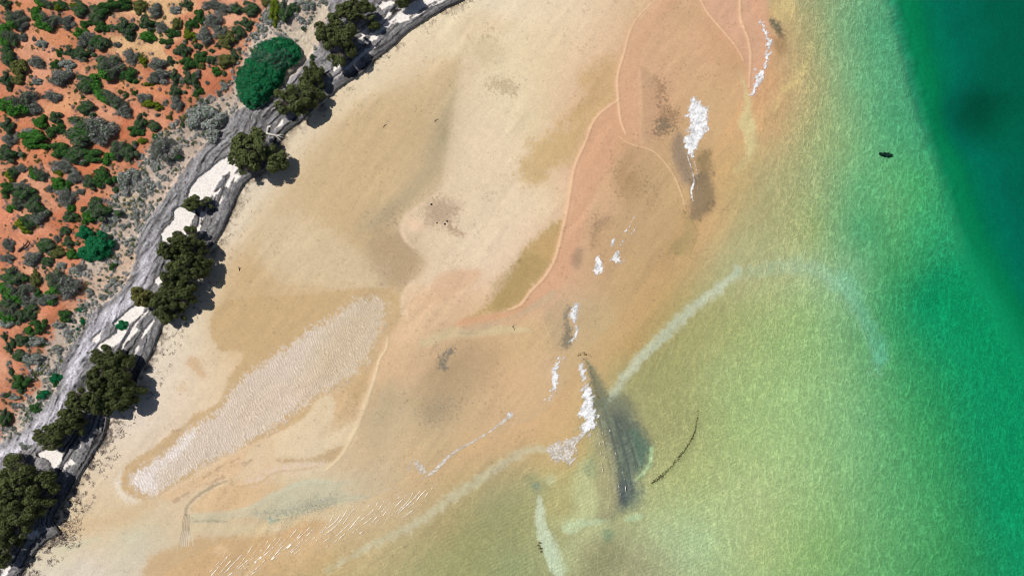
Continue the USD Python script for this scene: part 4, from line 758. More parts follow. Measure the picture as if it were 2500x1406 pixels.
KMAP = dict(M='mixed', Y='bright', G='green', V='vivid', O='olive', B='grey', D='dark', E='teal', X='mixedy', S='silver')
CDESC = dict(M='green-and-grey', Y='yellow-green', G='deep-green', V='bright-green', O='olive', B='leafless-grey', D='grey-green', E='teal-green', X='yellow-tipped', S='silvery')
order = sorted(range(len(items)), key=lambda i: -items[i][2] * items[i][3])
rng0 = np.random.default_rng(77)
def size_word(w, h):
    s = math.sqrt(w * h)
    return 'large' if s > 58 else 'medium' if s > 36 else 'small' if s > 20 else 'tiny'
def soil_word(x, y):
    i, j = int((x - X0) / ST), int((y - Y0) / ST); i, j = min(max(i, 0), NX - 1), min(max(j, 0), NY - 1)
    if REG[j, i] == 1: return 'grey weed'
    if sd_red[j, i] < 0: return 'pale sand'
    return 'cream sand' if 280 < x < 470 and y < 190 else 'red sand'
def shrub_text(i):
    x, y, w, h, k = items[i]
    near = sorted((math.hypot(items[j][0] - x, items[j][1] - y), j) for j in range(len(items)) if j != i and items[j][2] * items[j][3] > .9 * w * h)
    txt = f'{size_word(w, h)} {CDESC[k]} shrub on {soil_word(x, y)}'
    if near and near[0][0] < 90:
        q = items[near[0][1]]; dx, dy = x - q[0], y - q[1]
        d = ('right of' if dx > 0 else 'left of') if abs(dx) > abs(dy) else ('below' if dy > 0 else 'above')
        txt += f' {d} a {CDESC[q[4]]} one'
    else: txt += ' standing clear of larger ones'
    return txt
order = [i for i in order if items[i][0] > -40 and items[i][1] > -40]
TXT = {i: shrub_text(i) for i in order}
ORD = 'top second third fourth fifth sixth seventh eighth ninth tenth eleventh twelfth thirteenth fourteenth fifteenth sixteenth'.split()
same = {}
for i in sorted(order, key=lambda i: items[i][1]): same.setdefault(TXT[i], []).append(i)
for t_, ids in same.items():
    n_ = len(ids)
    for r_, i in enumerate(ids):
        if n_ > 1: TXT[i] = t_ + (', uppermost such' if r_ == 0 else ', lowest such' if r_ == n_ - 1 else ', middle such' if n_ == 3 else f', {ORD[r_]} from top')
for i in order:
    x, y, w, h, k = items[i]
    cls = KINDS[KMAP[k]][int(rng0.integers(3))]
    s = math.sqrt(w * h) * M
    hz = (s * .42 + .15) * (1.0 if k not in 'S' else .8)
    rot = rng0.uniform(-25, 25) if k in 'MX' else rng0.uniform(0, 360)
    if k not in 'MX' and abs(w - h) >= .15 * w: rot = rng0.choice([0, 180]) + rng0.uniform(-12, 12)
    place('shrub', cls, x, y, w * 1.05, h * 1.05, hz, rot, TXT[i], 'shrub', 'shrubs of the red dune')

# the broad emerald bush beside the path: two merged mounds with greyed tops
rngE = np.random.default_rng(9)
EB = C('B5', [(450, 300), (540, 350), (625, 440), (600, 540), (490, 620), (480, 690), (420, 770), (350, 860), (260, 930), (170, 945), (105, 890), (70, 810), (50, 700), (60, 600), (130, 500), (170, 400), (250, 350), (350, 310)])
ebx, eby = 650, 170; zE = z_at(ebx, eby)
cx0, cy0 = ground_xy(ebx, eby, zE + 1.2)
sl, d = sdist([(p[0], p[1]) for p in EB], 5)
hE = np.where(d > 0, 1.9 * (1 - np.exp(-d / 26)), 0) + (.40 * (F[10][sl] * 2) + .30 * F[30][sl] * 2 + .12 * G4[sl]) * (d > 2)
ys, xs = np.nonzero(d > 1); pick = rngE.choice(len(ys), 15000)
jx, jy = rngE.uniform(-.5, .5, (2, 15000))
ex_, ey_ = xs[pick] + jx, ys[pick] + jy
hh = ndi.map_coordinates(hE, [ey_, ex_], order=1) * rngE.uniform(.8, 1.03, 15000) + .05
pxE, pyE = gx[sl[1]][0] + ex_ * ST, gy[sl[0]][0] + ey_ * ST
zz = zE + hh; xw, yw = ground_xy(pxE, pyE, zz)
gyE, gxE = np.gradient(hE, ST * M)
nE = np.stack([-ndi.map_coordinates(gxE, [ey_, ex_], order=1), ndi.map_coordinates(gyE, [ey_, ex_], order=1), np.ones(15000)], 1); nE /= np.linalg.norm(nE, axis=1, keepdims=True)
P_E = np.stack([xw - cx0, yw - cy0, hh], 1)
greyE = (sum(np.exp(-(((pxE - a) / 22) ** 2 + ((pyE - b) / 16) ** 2)) for a, b in ((612, 128), (690, 135), (640, 140), (682, 160))) + .5 * (noise(pxE, pyE, 9, 14) - .5)) > .42
eb = UsdGeom.Xform.Define(stage, path_for('emerald_bush')); eb.AddTranslateOp().Set(Gf.Vec3d(float(cx0), float(cy0), float(zE)))
setc(eb, 'broad emerald green bush with greyed top left of the sandy path', 'bush')
RE = str(eb.GetPath())
greyE &= rngE.random(15000) < .72
part(RE, 'foliage', leaves(P_E[~greyE], nE[~greyE], .118, rngE, .95), LEAF['teal'])
part(RE, 'grey_foliage', leaves(P_E[greyE], nE[greyE], .09, rngE, .8), LEAF['sage'])
kk = rngE.choice(15000, 160); part(RE, 'stem', sticks(P_E[kk] * [.8, .8, 0], P_E[kk] * [1, 1, .85], .03, rngE), LEAF['bark'])

# mangroves along the top of the beach
def CB(c, x, y, r): q = C(c, [(x, y)])[0]; return q[0], q[1], r
MG = [(825, 96, 104, 112, 4.4, 'dark mangrove with long shadow between the sandy path and the weed bank'), (874, 32, 100, 66, 3.2, 'low spreading mangrove above the rounded dark mangrove beside the path'),
      (992, -4, 70, 34, 2.6, 'mangrove cut off by the top edge over the white sand'), (728, 242, 104, 92, 3.6, 'gappy brown-green mangrove below the emerald bush'), (768, 186, 54, 70, 2.6, 'small mangrove at the foot of the sandy path'),
      (752, 208, 48, 50, 2.4, 'narrow mangrove squeezed between the path foot tree and the gappy tree'),
      (624, 376, 124, 116, 4.2, 'large round lone mangrove beside the upper white sand patch'), (481, 497, 64, 44, 2.2, 'small lone mangrove between the two white sand patches'),
      (466, 594, 84, 70, 4.0, 'topmost mangrove of the long clump below the white sand'), (424, 612, 66, 62, 3.2, 'mangrove on the land side near the top of the long clump'), (466, 648, 84, 84, 4.4, 'tall mangrove in the middle of the long clump, beach side'),
      (430, 676, 66, 66, 3.4, 'mangrove in the middle of the long clump, land side'), (440, 712, 92, 70, 4.0, 'mangrove just below the middle of the long clump'), (362, 724, 82, 66, 3.0, 'light olive mangrove at the left end of the long clump'),
      (404, 738, 76, 66, 3.4, 'mangrove at the lower left of the long clump'), (420, 768, 58, 52, 2.6, 'small mangrove at the lowest tip of the long clump'),
      (272, 876, 84, 70, 3.6, 'topmost mangrove of the dense lower clump beside white sand'), (248, 926, 76, 66, 3.4, 'mangrove on the land side of the dense lower clump'), (302, 918, 72, 80, 4.0, 'mangrove on the beach side near the top of the dense lower clump'),
      (300, 966, 84, 78, 4.2, 'tallest mangrove of the dense lower clump, overhanging the beach'), (258, 976, 76, 70, 3.8, 'mangrove in the middle of the dense lower clump'), (210, 978, 82, 66, 3.4, 'mangrove left of the middle of the dense lower clump'),
      (186, 1012, 74, 64, 3.4, 'mangrove in the lower half of the dense lower clump'), (160, 1046, 74, 62, 3.2, 'mangrove next to the lowest of the dense lower clump'), (124, 1066, 76, 56, 2.8, 'lowest mangrove of the dense lower clump above a white sand patch'),
      (70, 1170, 124, 110, 4.6, 'largest mangrove of the bottom left corner, throwing the widest shadow'), (22, 1200, 92, 110, 4.2, 'mangrove at the left edge beside the largest corner tree'), (66, 1238, 104, 84, 4.2, 'mangrove just below the largest corner tree'),
      (26, 1290, 92, 84, 3.8, 'second lowest mangrove at the left edge near the bottom corner'), (10, 1350, 62, 70, 3.2, 'lowest mangrove in the bottom left corner')]
rngM = np.random.default_rng(4)
for i, (x, y, w, h, hz, lab) in enumerate(MG):
    place('mangrove_tree', MANG[4] if 'light olive' in lab else MANG[i % 4], x, y, w * 1.08, h * 1.08, hz, rngM.choice([0, 90, 180, 270]) * 1.0 if abs(w - h) < 12 else rngM.choice([0, 180]) * 1.0, lab, 'tree', 'mangroves along the top of the beach')

# low saltbush tufts and seedlings nobody could count
def instancer(name, protos, pos, scale, rot, which, label, catg):
    pi = UsdGeom.PointInstancer.Define(stage, '/World/' + name)
    for n, (m, mat) in enumerate(protos):
        raw_mesh(f'/World/{name}/piece_{n + 1:03d}', m[0], m[1], mat)
        pi.GetPrototypesRel().AddTarget(f'/World/{name}/piece_{n + 1:03d}')
    pi.CreatePositionsAttr(Vt.Vec3fArray.FromNumpy(np.asarray(pos, np.float32))); pi.CreateScalesAttr(Vt.Vec3fArray.FromNumpy(np.asarray(scale, np.float32)))
    q = np.zeros((len(pos), 4)); q[:, 0] = np.cos(rot / 2); q[:, 3] = np.sin(rot / 2)
    pi.CreateOrientationsAttr(Vt.QuathArray([Gf.Quath(float(a), 0, 0, float(b)) for a, b in q[:, [0, 3]]]))
    pi.CreateProtoIndicesAttr(Vt.IntArray.FromNumpy(np.asarray(which, np.int32)))
    setc(pi, label, catg, None, 'stuff')
def tuft(seed, k=70, size=.11):
    r = np.random.default_rng(seed); p, n, _ = shell(blob_lobes(r, 4, .3, .2, .3, .45), k, r); return leaves(p, n, size, r)
def sprig(seed, k=46):
    r = np.random.default_rng(seed); d = r.normal(0, 1, (k, 3)); d[:, 2] = np.abs(d[:, 2]); d /= np.linalg.norm(d, axis=1, keepdims=True); p = d * r.uniform(.05, .4, (k, 1)); return sticks(p, p + d * .28 + r.normal(0, .12, (k, 3)), .03, r)
def scatter(k, dens, rng):
    w = np.clip(dens, 0, None).ravel(); i = rng.choice(w.size, k, p=w / w.sum()); jy, jx = np.unravel_index(i, dens.shape)
    px = gx[jx] + rng.uniform(-1, 1, k) * ST * .5; py = gy[jy] + rng.uniform(-1, 1, k) * ST * .5
    z = ndi.map_coordinates(Z, [(py - Y0) / ST, (px - X0) / ST], order=1, mode='nearest')
    x, y = ground_xy(px, py, z); return np.stack([x, y, z], 1)
rngT = np.random.default_rng(21)
tr = (sd_red < 12) & (sd_land > 2)
dn = tr * (.15 + sstep(F[30] + .5 * F[10], -.05, .25)) * (1 - pm)
pos = scatter(2600, dn, rngT); sc = rngT.uniform(.22, .75, (2600, 1)) ** 1.3 * [[1, 1, .8]] + .08
instancer('saltbush_tufts', [(tuft(1), LEAF['grey']), (tuft(2), LEAF['grey']), (tuft(3), LEAF['dark']), (tuft(4), LEAF['olive'])], pos, sc, rngT.uniform(0, 6.28, 2600), rngT.choice(4, 2600, p=[.45, .33, .14, .08]), 'low silvery saltbush tufts on the pale sand behind the weed bank', 'saltbush')
dn = (sd_red > 0) * (.04 + .25 * sstep(F[30] + .4 * F[10] + .3 * F[90], -.02, .3) + 1.3 * sstep(HALO, .25, .7) * sstep(F[10] + .6 * F[30], -.12, .12))
pos = scatter(3000, dn, rngT); sc = rngT.uniform(.12, .75, (3000, 1)) ** 1.4 * [[1, 1, .9]] + .06
instancer('dune_seedlings', [(tuft(5), LEAF['dark']), (tuft(6), LEAF['twig']), (tuft(7), LEAF['olive']), (sprig(8), LEAF['twig']), (tuft(9), LEAF['green'])], pos, sc, rngT.uniform(0, 6.28, 3000), rngT.choice(5, 3000, p=[.27, .2, .13, .25, .15]), 'tiny dark seedlings and dry sprigs dotted over the red dune sand', 'seedlings')
# loose seagrass thrown on the sand below the bank, and crumbs over the flats
def crumb(seed, k=7):
    r = np.random.default_rng(seed); p = r.normal(0, .35, (k, 3)) * [1, 1, .15]; return sticks(p - r.normal(0, .4, (k, 3)) * [1, 1, .1], p + r.normal(0, .4, (k, 3)) * [1, 1, .2] + [0, 0, .1], .11, r)
below = np.interp(PY, [0, 380, 700, 1200, 1400], [9, 9, 16, 30, 26])
dn = ((sd_sea < 3) & (sd_sea > -60)) * np.exp(-np.maximum(-sd_sea, 0) / below) * sstep(F[10] + .8 * F[30], -.1, .15) * np.interp(PY, [0, 400, 760, 1400], [.35, .5, 1.2, 2.2])
pos = scatter(3800, dn, rngT) + [0, 0, .01]; sc = rngT.uniform(.07, .27, (3800, 1)) * [[1, 1, 1]]
instancer('seagrass_shreds', [(crumb(1), LEAF['dead']), (crumb(2), LEAF['dead']), (crumb(3), LEAF['twig'])], pos, sc, rngT.uniform(0, 6.28, 3800), rngT.choice(3, 3800), 'dark shreds of seagrass strewn on the sand below the weed bank', 'seagrass')
dots = [(1220, 205, 40, 22, 3), (1200, 130, 60, 40, 1), (1060, 520, 40, 26, 3), (1110, 560, 40, 14, 2), (1625, 230, 16, 60, 4), (1640, 300, 30, 30, 4), (1550, 460, 40, 40, 2), (1090, 870, 50, 40, 2), (1090, 1000, 70, 30, 4), (1000, 1090, 60, 40, 2),
        (690, 1260, 60, 20, 5), (780, 1235, 40, 14, 4), (1680, 60, 40, 60, 1), (1140, 420, 60, 60, .6), (1080, 360, 30, 120, 1.2), (990, 640, 50, 50, 1.5), (1300, 560, 100, 100, .4), (1470, 560, 60, 60, 1), (500, 1150, 80, 30, .8), (1500, 770, 60, 60, 1),
        (330, 1000, 60, 90, .6), (600, 700, 120, 120, .4), (1430, 1180, 40, 60, 2), (1660, 440, 30, 50, 2), (450, 1180, 40, 16, 2), (1000, 1170, 80, 30, .8)]
dn = sum(k * np.exp(-(((PX - a) / b) ** 2 + ((PY - c) / d) ** 2)) / (b * d) * 900 for a, c, b, d, k in dots) * (sd_sea < -10) + .02 * (sd_sea < -10) * (PX < 1750)
pos = scatter(3200, dn * (.3 + sstep(F[10], -.1, .2)), rngT) + [0, 0, .004]; sc = rngT.uniform(.04, .11, (3200, 1)) * [[1, 1, .5]]
instancer('seaweed_crumbs', [(crumb(11, 5), LEAF['dead']), (crumb(12, 5), LEAF['dead'])], pos, sc, rngT.uniform(0, 6.28, 3200), rngT.choice(2, 3200), 'dark crumbs of seaweed sprinkled over the sand flats', 'seaweed')

# ------------------------------------------------------------------ sea foam, patch by patch
def froth_mat(name, lo, hi, scale, k=1.0):
    return usdkit.material(stage, '/World/Looks/' + name, {"g": ("geometry", {}), "n": ("noise_texture", {"scale": scale, "detail": 6, "roughness": .6}), "n2": ("noise_texture", {"scale": scale * .35, "detail": 4}),
        "r": ("rgb_ramp", {"ramp": [(.32, lo), (.58, hi)]}), "b": ("bump", {"distance": .02}), "p": ("principled_bsdf", {"roughness": .8, "specular_ior_level": .2}), "t": ("transparent_bsdf", {}),
        "a": ("attribute", {"attribute": "cover"}), "m1": ("math", {"math_type": "multiply_add", "value2": 1.35 * k, "value3": -.04}), "m2": ("math", {"math_type": "multiply_add", "value2": -2.4, "value3": .84}), "m3": ("math", {"math_type": "add", "use_clamp": True}), "x": ("mix_closure", {})},
        [("g.position", "n.vector"), ("g.position", "n2.vector"), ("n2.fac", "r.fac"), ("r.color", "p.base_color"), ("n.fac", "b.height"), ("b.normal", "p.normal"), ("a.fac", "m1.value1"), ("n.fac", "m2.value1"), ("m1.value", "m3.value1"), ("m2.value", "m3.value2"),
         ("m3.value", "x.fac"), ("t.BSDF", "x.closure1"), ("p.BSDF", "x.closure2")], surface="x.closure")
foam_m = froth_mat('sea_foam_froth', (.50, .52, .54), (.78, .78, .79), 3.2)
thin_m = froth_mat('thin_foam_froth', (.46, .42, .37), (.66, .63, .58), 3.0, .8)
def foam(mask_fn, box, label, mat=foam_m, step=1.4, thr=.34, hgt=.03, name='sea_foam', catg='foam', kind=None, group='patches of sea foam'):
    """a froth layer: the cells of a fine grid where mask_fn(px, py) exceeds thr, domed, with a skirt down into the water"""
    xs, ys = np.arange(box[0], box[2], step), np.arange(box[1], box[3], step)
    X, Y = np.meshgrid(xs, ys); v = mask_fn(X, Y)
    on = v > thr
    cell = on[:-1, :-1] & on[1:, 1:] & on[1:, :-1] & on[:-1, 1:]
    if not cell.any(): return
    zb = ndi.map_coordinates(Z, [(Y - Y0) / ST, (X - X0) / ST], order=1, mode='nearest'); zb = np.maximum(zb, 0)
    h = hgt * np.clip((v - thr) / .3, 0.0, 1) * (.5 + noise(X, Y, 4, 33)) + .008
    x, y = ground_xy(X, Y, zb + h)
    top = np.stack([x, y, zb + h], -1).reshape(-1, 3); bot = np.stack([x, y, zb - .03], -1).reshape(-1, 3)
    n = X.size; id_ = np.arange(n).reshape(X.shape)
    q = np.stack([id_[:-1, :-1], id_[1:, :-1], id_[1:, 1:], id_[:-1, 1:]], -1)[cell]
    # side walls round the rim
    e = np.vstack([q[:, [0, 1]], q[:, [1, 2]], q[:, [2, 3]], q[:, [3, 0]]])
    key = set(map(tuple, e.tolist())); rim = np.array([k for k in key if (k[1], k[0]) not in key])
    side = np.stack([rim[:, 1], rim[:, 0], rim[:, 0] + n, rim[:, 1] + n], 1)
    lab_, nc = ndi.label(cell)
    if nc > 1 and not kind:
        big = np.bincount(lab_.ravel())[1:]
        if big.max() > .9 * big.sum(): pass
        else: kind = 'stuff'
    f = np.vstack([q, side]); used, inv = np.unique(f, return_inverse=True)
    m = raw_mesh(path_for(name), np.vstack([top, bot])[used], inv.reshape(-1, 4), mat)
    cov = np.clip((v - thr) / .55, 0, 1).ravel(); UsdGeom.PrimvarsAPI(m).CreatePrimvar('cover', Sdf.ValueTypeNames.FloatArray, 'vertex').Set(Vt.FloatArray.FromNumpy(np.r_[cov, cov][used].astype(np.float32)))
    setc(m, label, catg, group, kind)
from shapely import Polygon, contains_xy, prepare
def poly_field(pts):
    p = chaikin(np.asarray(pts, float)[:, :2], True, 3); t = cKDTree(np.vstack([p * (1 - k) + np.roll(p, -1, 0) * k for k in (0, .25, .5, .75)])); P = Polygon(p).buffer(0); prepare(P)
    def fn(X, Y):
        q = np.stack([X.ravel(), Y.ravel()], 1); d = t.query(q)[0]; return np.where(contains_xy(P, q[:, 0], q[:, 1]), d, -d).reshape(X.shape)
    return fn
def froth(pts, rag=5, hole=.0, hsc=7, bias=-1.2):
    fn = poly_field(pts)
    def g(X, Y):
        d = fn(X, Y) + rag * (fbm(X + .5 * Y, Y * .6, 7, 4, 80) - .5) * 4.2 + bias
        v = .5 + np.clip(d / 20, -.5, .5)
        return v - hole * (fbm(X, Y, hsc, 3, 85) > .5 + .03 * np.clip(d, -6, 8)) if hole else v
    return g
def strip(pts):
    p = chaikin(np.asarray(pts, float), False, 3); seg = np.r_[0, np.cumsum(np.hypot(*np.diff(p[:, :2], axis=0).T))]; t = np.arange(0, seg[-1], 1.0)
    q = np.stack([np.interp(t, seg, p[:, k]) for k in range(3)], 1); T = cKDTree(q[:, :2])
    def fn(X, Y):
        d, k = T.query(np.stack([X, Y], -1)); return q[k, 2] - d
    return fn
def frothline(pts, rag=3, sc=7, hole=0.0):
    fn = strip(pts)
    def g(X, Y):
        d = fn(X, Y) + rag * (fbm(X, Y, sc, 3, 81) - .5) * 2
        v = .5 + np.clip(d / 7, -.5, .5)
        return v - hole * (fbm(X, Y, 5, 3, 88) > .52 + .02 * d)
    return g
FO = [
 (froth(C('A2', [(462, 125), (490, 130), (520, 180), (550, 250), (580, 320), (582, 420), (550, 500), (510, 540), (500, 480), (520, 400), (518, 320), (490, 220), (470, 170)]), 4, .55, 5), (1835, 30, 1895, 190), 'long speckled foam streak along the salmon sand tongue at the top', 1.1),
 (froth(C('A2', [(510, 520), (520, 600), (480, 680), (410, 745), (398, 735), (420, 640), (440, 580)]), 4, .45, 5), (1815, 155, 1880, 250), 'lower speckled tail of the foam along the salmon sand tongue', 1.1),
 (froth(C('A2', [(432, 530), (450, 515), (470, 525), (460, 545), (438, 545)]), 1.5), (1830, 155, 1860, 185), 'tiny solid foam pat beside the speckled foam tail', .8),
 (froth(C('A1', [(1795, 700), (1815, 700), (1832, 745), (1860, 740), (1935, 785), (1972, 860), (1965, 1000), (1925, 1060), (1890, 1120), (1862, 1170), (1850, 1200), (1825, 1200), (1770, 1075), (1800, 1010), (1815, 960), (1800, 900), (1775, 880), (1810, 860), (1795, 820), (1820, 770)]), 5), (1655, 215, 1740, 395), 'largest white foam sheet, broad at the top, in the middle of the upper flats', 1.1),
 (frothline([(1676, 372, 1.4), (1684, 400, 1.6), (1692, 425, 1.8), (1694, 445, 3), (1688, 465, 4), (1692, 490, 1.5)], 2), (1665, 360, 1710, 505), 'thin white foam tail trailing below the largest foam sheet', .9),
 (frothline([(1690, 360, 2), (1696, 395, 1.8), (1703, 430, 1.8), (1702, 470, 1.5)], 2, 5, .5), (1680, 350, 1715, 480), 'beaded foam thread beside the thin white foam tail', .9),
 (froth(C('A3', [(1728, 705), (1760, 700), (1795, 765), (1785, 850), (1720, 855), (1712, 780)]), 4, .3, 4), (1435, 615, 1485, 690), 'blocky foam patch at the left end of the middle foam group', 1.0),
 (froth(C('A3', [(1955, 568), (1945, 610), (1915, 670), (1925, 710), (1955, 740), (1900, 775), (1840, 745), (1850, 690), (1890, 640), (1920, 590)]), 4, .3, 4), (1475, 570, 1540, 660), 'slanting foam patch, largest of the middle foam group', 1.0),
 (froth(C('A3', [(1865, 560), (1890, 590), (1880, 625), (1845, 640), (1830, 610)]), 3, .3, 4), (1475, 570, 1515, 615), 'small foam patch above the slanting one in the middle group', 1.0),
 (frothline(C('A3', [(2110, 325, .4), (2060, 370, 1.0), (2010, 430, 1.4), (1985, 490, 1.6), (1935, 530, 1.6)]), 2.5, 6, .35), (1510, 495, 1585, 580), 'thin broken foam streak rising from the middle foam group', .9),
 (frothline(C('A3', [(2035, 500, 1.8), (2000, 540, 1.2), (1975, 560, .6)]), 3, 6, .3), (1525, 550, 1560, 585), 'short faint foam dash right of the middle foam group', .9),
 (froth(C('A3', [(1545, 1080), (1612, 1060), (1604, 1150), (1592, 1200), (1604, 1270), (1590, 1335), (1565, 1345), (1552, 1400), (1538, 1400), (1556, 1300), (1540, 1200), (1508, 1165), (1530, 1120)]), 4), (1375, 730, 1425, 860), 'upright white foam sliver beside slate-stained sand below the middle', 1.0),
 (froth(C('A6', [(1445, 225), (1482, 210), (1468, 300), (1445, 440), (1412, 520), (1372, 572), (1335, 545), (1385, 480), (1375, 380), (1395, 290)]), 5, .25, 5), (1320, 860, 1385, 990), 'feathery foam blade left of the dark water fan', 1.0),
 (froth(C('A6', [(1600, 280), (1625, 285), (1660, 400), (1695, 500), (1722, 570), (1740, 680), (1722, 760), (1660, 800), (1620, 760), (1640, 700), (1600, 640), (1635, 560), (1620, 480), (1640, 430)]), 6, 0, 7, 2.0), (1400, 880, 1465, 1065), 'thick white foam ridge along the edge of the dark water fan', 1.0)]
for fn, box, lab, st in FO: foam(fn, box, lab, step=st)
foam(froth(C('A6', [(1720, 740), (1640, 850), (1580, 900), (1565, 1040), (1480, 1035), (1370, 985), (1395, 890), (1560, 830), (1640, 740)]), 7, .25, 5, 3.0), (1315, 1025, 1465, 1150), 'thin greyish foam apron spreading below the thick foam ridge', thin_m, 1.2, hgt=.02)
foam(frothline([(1248, 1012, 7), (1240, 1020, 6), (1200, 1050, 3), (1150, 1080, 4), (1100, 1110, 5), (1070, 1140, 6), (1040, 1163, 4), (1010, 1175, 1.6), (960, 1190, 1.6), (900, 1212, 1.2), (840, 1235, .8)], 2.5, 7, .15), (800, 985, 1275, 1260), 'long grey swash line of foam curving along the lower shore', thin_m, 1.2, hgt=.02, name='swash_line')
foam(froth(C('A6', [(1050, 640), (1095, 645), (1105, 680), (1080, 690), (1050, 670)]), 4, .2, 5), (1225, 1000, 1265, 1030), 'bright foam knob at the upper end of the swash line', step=1.0)
foam(froth(C('A6', [(330, 1010), (400, 1020), (440, 1100), (400, 1110), (350, 1060), (290, 1090)]), 6, .5, 4), (985, 1110, 1050, 1165), 'faint lacy foam patch inside the bend of the swash line', thin_m, 1.1, hgt=.015)

# wavelets running up the lower flat: pale strips stand in for the glints on their crests
rngW = np.random.default_rng(12)
crests = []
for k in range(30):
    t = (k + rngW.uniform(-.15, .15)) / 29
    x0, y0 = 548 + 515 * t, 1350 - 172 * t + 5 * math.sin(t * 9); Ln = rngW.uniform(95, 185) * (1.1 - .4 * t)
    a = math.radians(124); pts = []; ph = rngW.uniform(0, 6)
    for q in np.linspace(0, 1, 10):
        b = a + .20 * q; pts.append((x0 + math.cos(b) * Ln * q + 2.2 * math.sin(q * 7 + ph), y0 + math.sin(b) * Ln * q, (.42 + .50 * math.sin(math.pi * min(q * .9 + .1, 1))) * rngW.uniform(.6, 1.25)))
    crests.append(strip(pts))
for k in range(5):
    x0, y0 = 1446 + 11 * k + rngW.uniform(-3, 3), 990 + rngW.uniform(-30, 40) + 14 * k; Ln = rngW.uniform(120, 200); pts = []
    for q in np.linspace(0, 1, 12): pts.append((x0 + 34 * q + 5 * math.sin(q * 5 + k), y0 + Ln * q, rngW.uniform(-.25, .55)))
    crests.append(strip(pts))
def crest_field(X, Y):
    d = np.max([c(X, Y) for c in crests], 0)
    return .5 + (d + .9 * (fbm(X, Y, 8, 2, 90) - .40) * 2) / 4
glint_m = usdkit.material(stage, '/World/Looks/wavelet_glint', {"p": ("principled_bsdf", {"base_color": (.78, .73, .64), "roughness": .6})}, [], surface="p.BSDF")
foam(crest_field, (440, 880, 1560, 1500), 'thin pale strips imitating glints on wavelets running up the lower flats', glint_m, .85, hgt=.03, name='wavelet_crests', thr=.5, kind='stuff', group=None, catg='wavelets')

# ------------------------------------------------------------------ weed, driftwood and stones
def at3(px, py, dz=0.0):
    z = z_at(px, py); x, y = ground_xy(px, py, z); return np.array([x, y, z + dz])
weed_m = usdkit.material(stage, '/World/Looks/dark_seaweed', {"p": ("principled_bsdf", {"base_color": (.018, .024, .010), "roughness": .7})}, [], surface="p.BSDF")
brown_m = usdkit.material(stage, '/World/Looks/brown_seaweed', {"p": ("principled_bsdf", {"base_color": (.10, .075, .028), "roughness": .8})}, [], surface="p.BSDF")
def weed(name, label, centre, pts, k, size, mat, hgt=.25, catg='seaweed'):
    """a thing of fronds strewn about the survey points pts (x, y, spread)"""
    r = np.random.default_rng(len(label)); P = np.asarray(pts, float)
    if catg == 'seaweed' and 'line' in name or 'strand' in name:
        n_ = len(P); P = np.stack([np.interp(np.linspace(0, n_ - 1, 12 * n_), np.arange(n_), P[:, c]) for c in range(3)], 1)
    j = r.choice(len(P), k)
    px, py = P[j, 0] + r.normal(0, 1, k) * P[j, 2], P[j, 1] + r.normal(0, 1, k) * P[j, 2] * .6
    z = ndi.map_coordinates(Z, [(py - Y0) / ST, (px - X0) / ST], order=1, mode='nearest')
    x, y = ground_xy(px, py, z); c = at3(*centre); p = np.stack([x, y, z + r.uniform(0, hgt, k)], 1) - c
    o = UsdGeom.Xform.Define(stage, path_for(name)); o.AddTranslateOp().Set(Gf.Vec3d(*map(float, c)))
    part(str(o.GetPath()), 'fronds', leaves(p, np.tile([0, 0, 1.0], (k, 1)), size, r), mat)
    setc(o, label, catg)
weed('seaweed_clump', 'black seaweed clump alone in the green water at the upper right', (2162, 378), [(2151, 377, 1.4), (2157, 377, 2.2), (2163, 378, 2.6), (2168, 380, 2.2), (2160, 380, 2), (2173, 380, 1.2), (2148, 376, .9)], 420, .15, weed_m, .4)
cl = [(1592, 1180, 1.6), (1600, 1172, 2), (1612, 1164, 3), (1618, 1160, 3), (1628, 1150, 2), (1640, 1138, 2), (1652, 1122, 2.4), (1660, 1112, 2), (1668, 1104, 2), (1676, 1092, 1.6), (1684, 1078, 1.4), (1692, 1066, 1.0), (1697, 1050, .8), (1700, 1030, 1.2), (1704, 1000, 1.4)]
weed('seaweed_line', 'long brown thread of drifted seaweed curving right of the dark water fan', (1640, 1140), cl, 420, .09, brown_m, .1)
weed('seaweed_tangle', 'small brown seaweed tangle between the foam slivers below the middle', (1424, 862), [(1418, 864, 3), (1426, 862, 3), (1430, 866, 2), (1412, 868, 1)], 70, .07, brown_m, .08)
weed('seaweed_patch', 'dark brown weed patch beside the pale plume at the bottom', (1318, 1332), [(1316, 1330, 3), (1320, 1338, 2.4), (1318, 1324, 2), (1322, 1346, 1.6)], 80, .09, brown_m, .08)
weed('seaweed_strand', 'thin dark weed strand inside the top of the dark water fan', (1448, 930), [(1440, 895, 1.2), (1444, 915, 1.6), (1449, 930, 2), (1453, 945, 2), (1456, 958, 1.4), (1460, 972, 1.2)], 60, .07, brown_m, .06)
